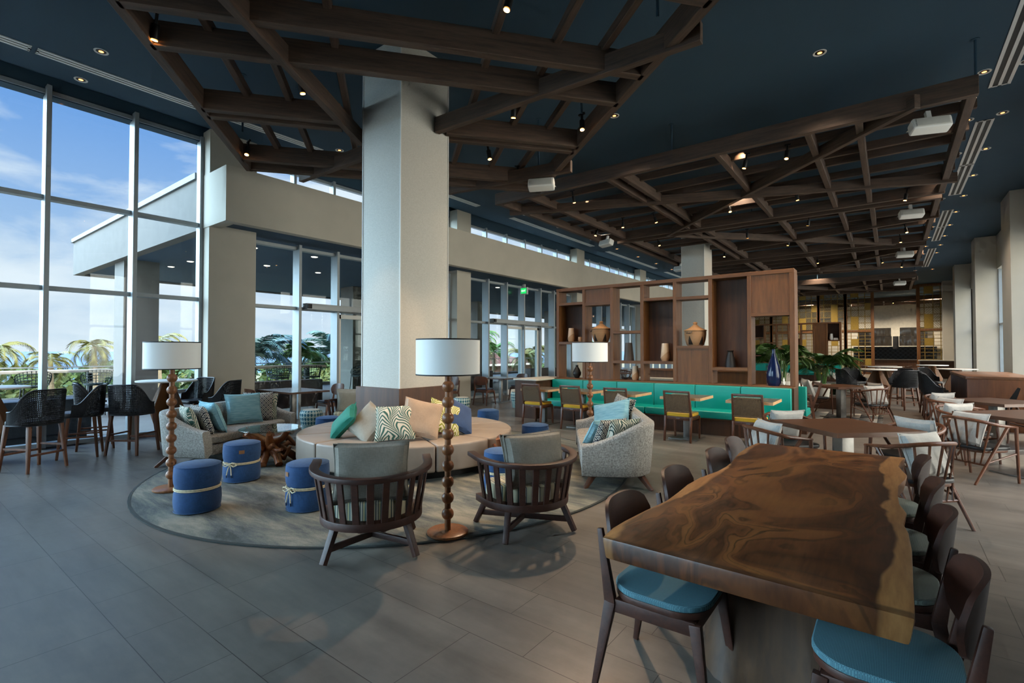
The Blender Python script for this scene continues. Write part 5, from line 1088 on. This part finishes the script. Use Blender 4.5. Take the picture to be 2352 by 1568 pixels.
KIT = [(-5, 46), (-2, 47.5), (1, 47.5), (2.6, 46), (-4, 39), (0, 38.5)]; KITE = 900  # added kitchen beams without fixtures, to brighten the far wall and screens
DOWN = [(-.76, 8.31), (-3.96, 8.27), (1.2, 10.4), (1.2, 14.4), (1.2, 18.4), (1.2, 24), (-7.6, 8), (-7.6, 14.6), (-7.6, 21.4), (-3, 30), (-3, 7.5), (-3, 13)]; DOWNE = 170  # later entries have no fixture, added to brighten the booth and hall
# ---------------------------------------------------------------- camera, world, lights
cd = bpy.data.cameras.new('camera'); cam = bpy.data.objects.new('camera', cd); COL.objects.link(cam)
cd.sensor_width = 36; cd.lens = 36 * 1138 / 2352; cd.clip_start = .05; cd.clip_end = 20000
yaw = math.atan(869 / 1138); pitch = math.atan(22 / 1138)
cam.location = (0, 0, 1.55); cam.rotation_euler = (pi / 2 + pitch, 0, yaw); S.camera = cam
w = bpy.data.worlds.new('sky'); S.world = w; w.use_nodes = True; nt = w.node_tree; bg = nt.nodes['Background']
T_ = MT.__new__(MT); T_.t = nt
g = nt.nodes.new('ShaderNodeTexCoord').outputs['Generated']; x, y, z = T_.xyz(g)[0:3]
skyc = T_.ramp(z, [(0, '#c3d3e4'), (.12, '#a9c4e4'), (.35, '#6f9ddb'), (.8, '#3f73c4')])
pv = T_.n('ShaderNodeMapping', {'Vector': g, 'Scale': (1.6, 1.6, 5.5)}).outputs[0]
cl = T_.noise(pv, 1.7, 8, .58, .35)
lowc = T_.ma('SUBTRACT', .2, T_.ma('MULTIPLY', z, .42)); cf = T_.ma('ADD', cl, lowc)
cm = T_.ramp(cf, [(.5, (0, 0, 0, 1)), (.68, (.9, .9, .9, 1))])
shade = T_.ramp(T_.noise(pv, 4, 5), [(.3, '#c8d6e8'), (.6, '#e6ecf4')])
sk = T_.mix(cm, skyc, shade)
# sky lobe added low on the right, unseen, to brighten walls through the windows
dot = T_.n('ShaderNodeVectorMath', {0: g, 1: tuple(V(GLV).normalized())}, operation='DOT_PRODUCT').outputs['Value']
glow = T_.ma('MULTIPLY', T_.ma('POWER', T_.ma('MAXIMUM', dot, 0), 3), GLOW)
high = T_.n('ShaderNodeMapRange', {'Value': z, 'From Min': .45, 'From Max': .75, 'To Min': 1, 'To Max': ZEN}, interpolation_type='SMOOTHSTEP').outputs[0]  # overhead sky raised above the view, added to brighten the room
dot2 = T_.n('ShaderNodeVectorMath', {0: g, 1: tuple(V(FILLV).normalized())}, operation='DOT_PRODUCT').outputs['Value']
fill_lobe = T_.ma('MULTIPLY', T_.ma('POWER', T_.ma('MAXIMUM', dot2, 0), 4), GLOW2)
# bright lobe added past the left picture edge as room light, faded before view
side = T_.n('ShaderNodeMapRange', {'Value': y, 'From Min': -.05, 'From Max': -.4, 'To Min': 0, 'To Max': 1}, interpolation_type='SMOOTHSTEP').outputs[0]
def lift(c, k):
    m = T_.n('ShaderNodeVectorMath', operation='SCALE'); T_.put(m.inputs[0], c); T_.put(m.inputs[3], k); return m.outputs[0]
def plus(u, v):
    m = T_.n('ShaderNodeVectorMath', operation='ADD'); T_.put(m.inputs[0], u); T_.put(m.inputs[1], v); return m.outputs[0]
tot = plus(lift(sk, T_.ma('MULTIPLY', high, SKY)), plus(lift((1, .9, .78), glow), lift((.58, .8, 1), T_.ma('MULTIPLY', fill_lobe, side))))
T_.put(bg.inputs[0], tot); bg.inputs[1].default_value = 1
def lamp(ty, name, loc, energy, col, rot=None, **k):
    l = bpy.data.lights.new(name, ty); l.energy = energy; l.color = col
    for a, v in k.items(): setattr(l, a, v)
    o = bpy.data.objects.new(name, l); COL.objects.link(o); o.location = loc
    if rot is not None: o.rotation_euler = rot
    return o
sd = V(SUNV).normalized()
s_ = lamp('SUN', 'sun', (20, -20, 30), SUN, (1, .9, .76), (-sd).to_track_quat('-Z', 'Y').to_euler(), angle=R(.6))
WARM = (1, .7, .44)
for n, (p, tgt, e, ang) in enumerate(SPOTS):
    d = (V(tgt) - V(p)).normalized()
    lamp('SPOT', 'spot_beam', V(p) + d * .06, e, WARM, d.to_track_quat('-Z', 'Y').to_euler(), spot_size=R(ang), spot_blend=.35, shadow_soft_size=.02)
for k, (x, y) in enumerate(KIT): lamp('SPOT', 'kitchen_fill_beam', (x, y, CZ - .05), KITE, (1, .86, .68), (0, 0, 0), spot_size=R(130), spot_blend=.9, shadow_soft_size=.1)
for k, (x, y) in enumerate(DOWN):
    lamp('SPOT', 'downlight_fill_beam', (x, y, CZ - .05), DOWNE, (1, .8, .6), (0, 0, 0), spot_size=R(110), spot_blend=.9, shadow_soft_size=.06)
vs = S.view_settings; vs.view_transform = 'Standard'; vs.look = 'None'; vs.gamma = 1; vs.use_curve_mapping = False; vs.exposure = EXPO
c = S.cycles
c.max_bounces = 5; c.diffuse_bounces = 3; c.glossy_bounces = 2; c.transmission_bounces = 2; c.transparent_max_bounces = 10
c.caustics_reflective = False; c.caustics_refractive = False; c.sample_clamp_indirect = 6; c.use_denoising = True
c.use_adaptive_sampling = True; c.adaptive_threshold = .06; c.adaptive_min_samples = 12
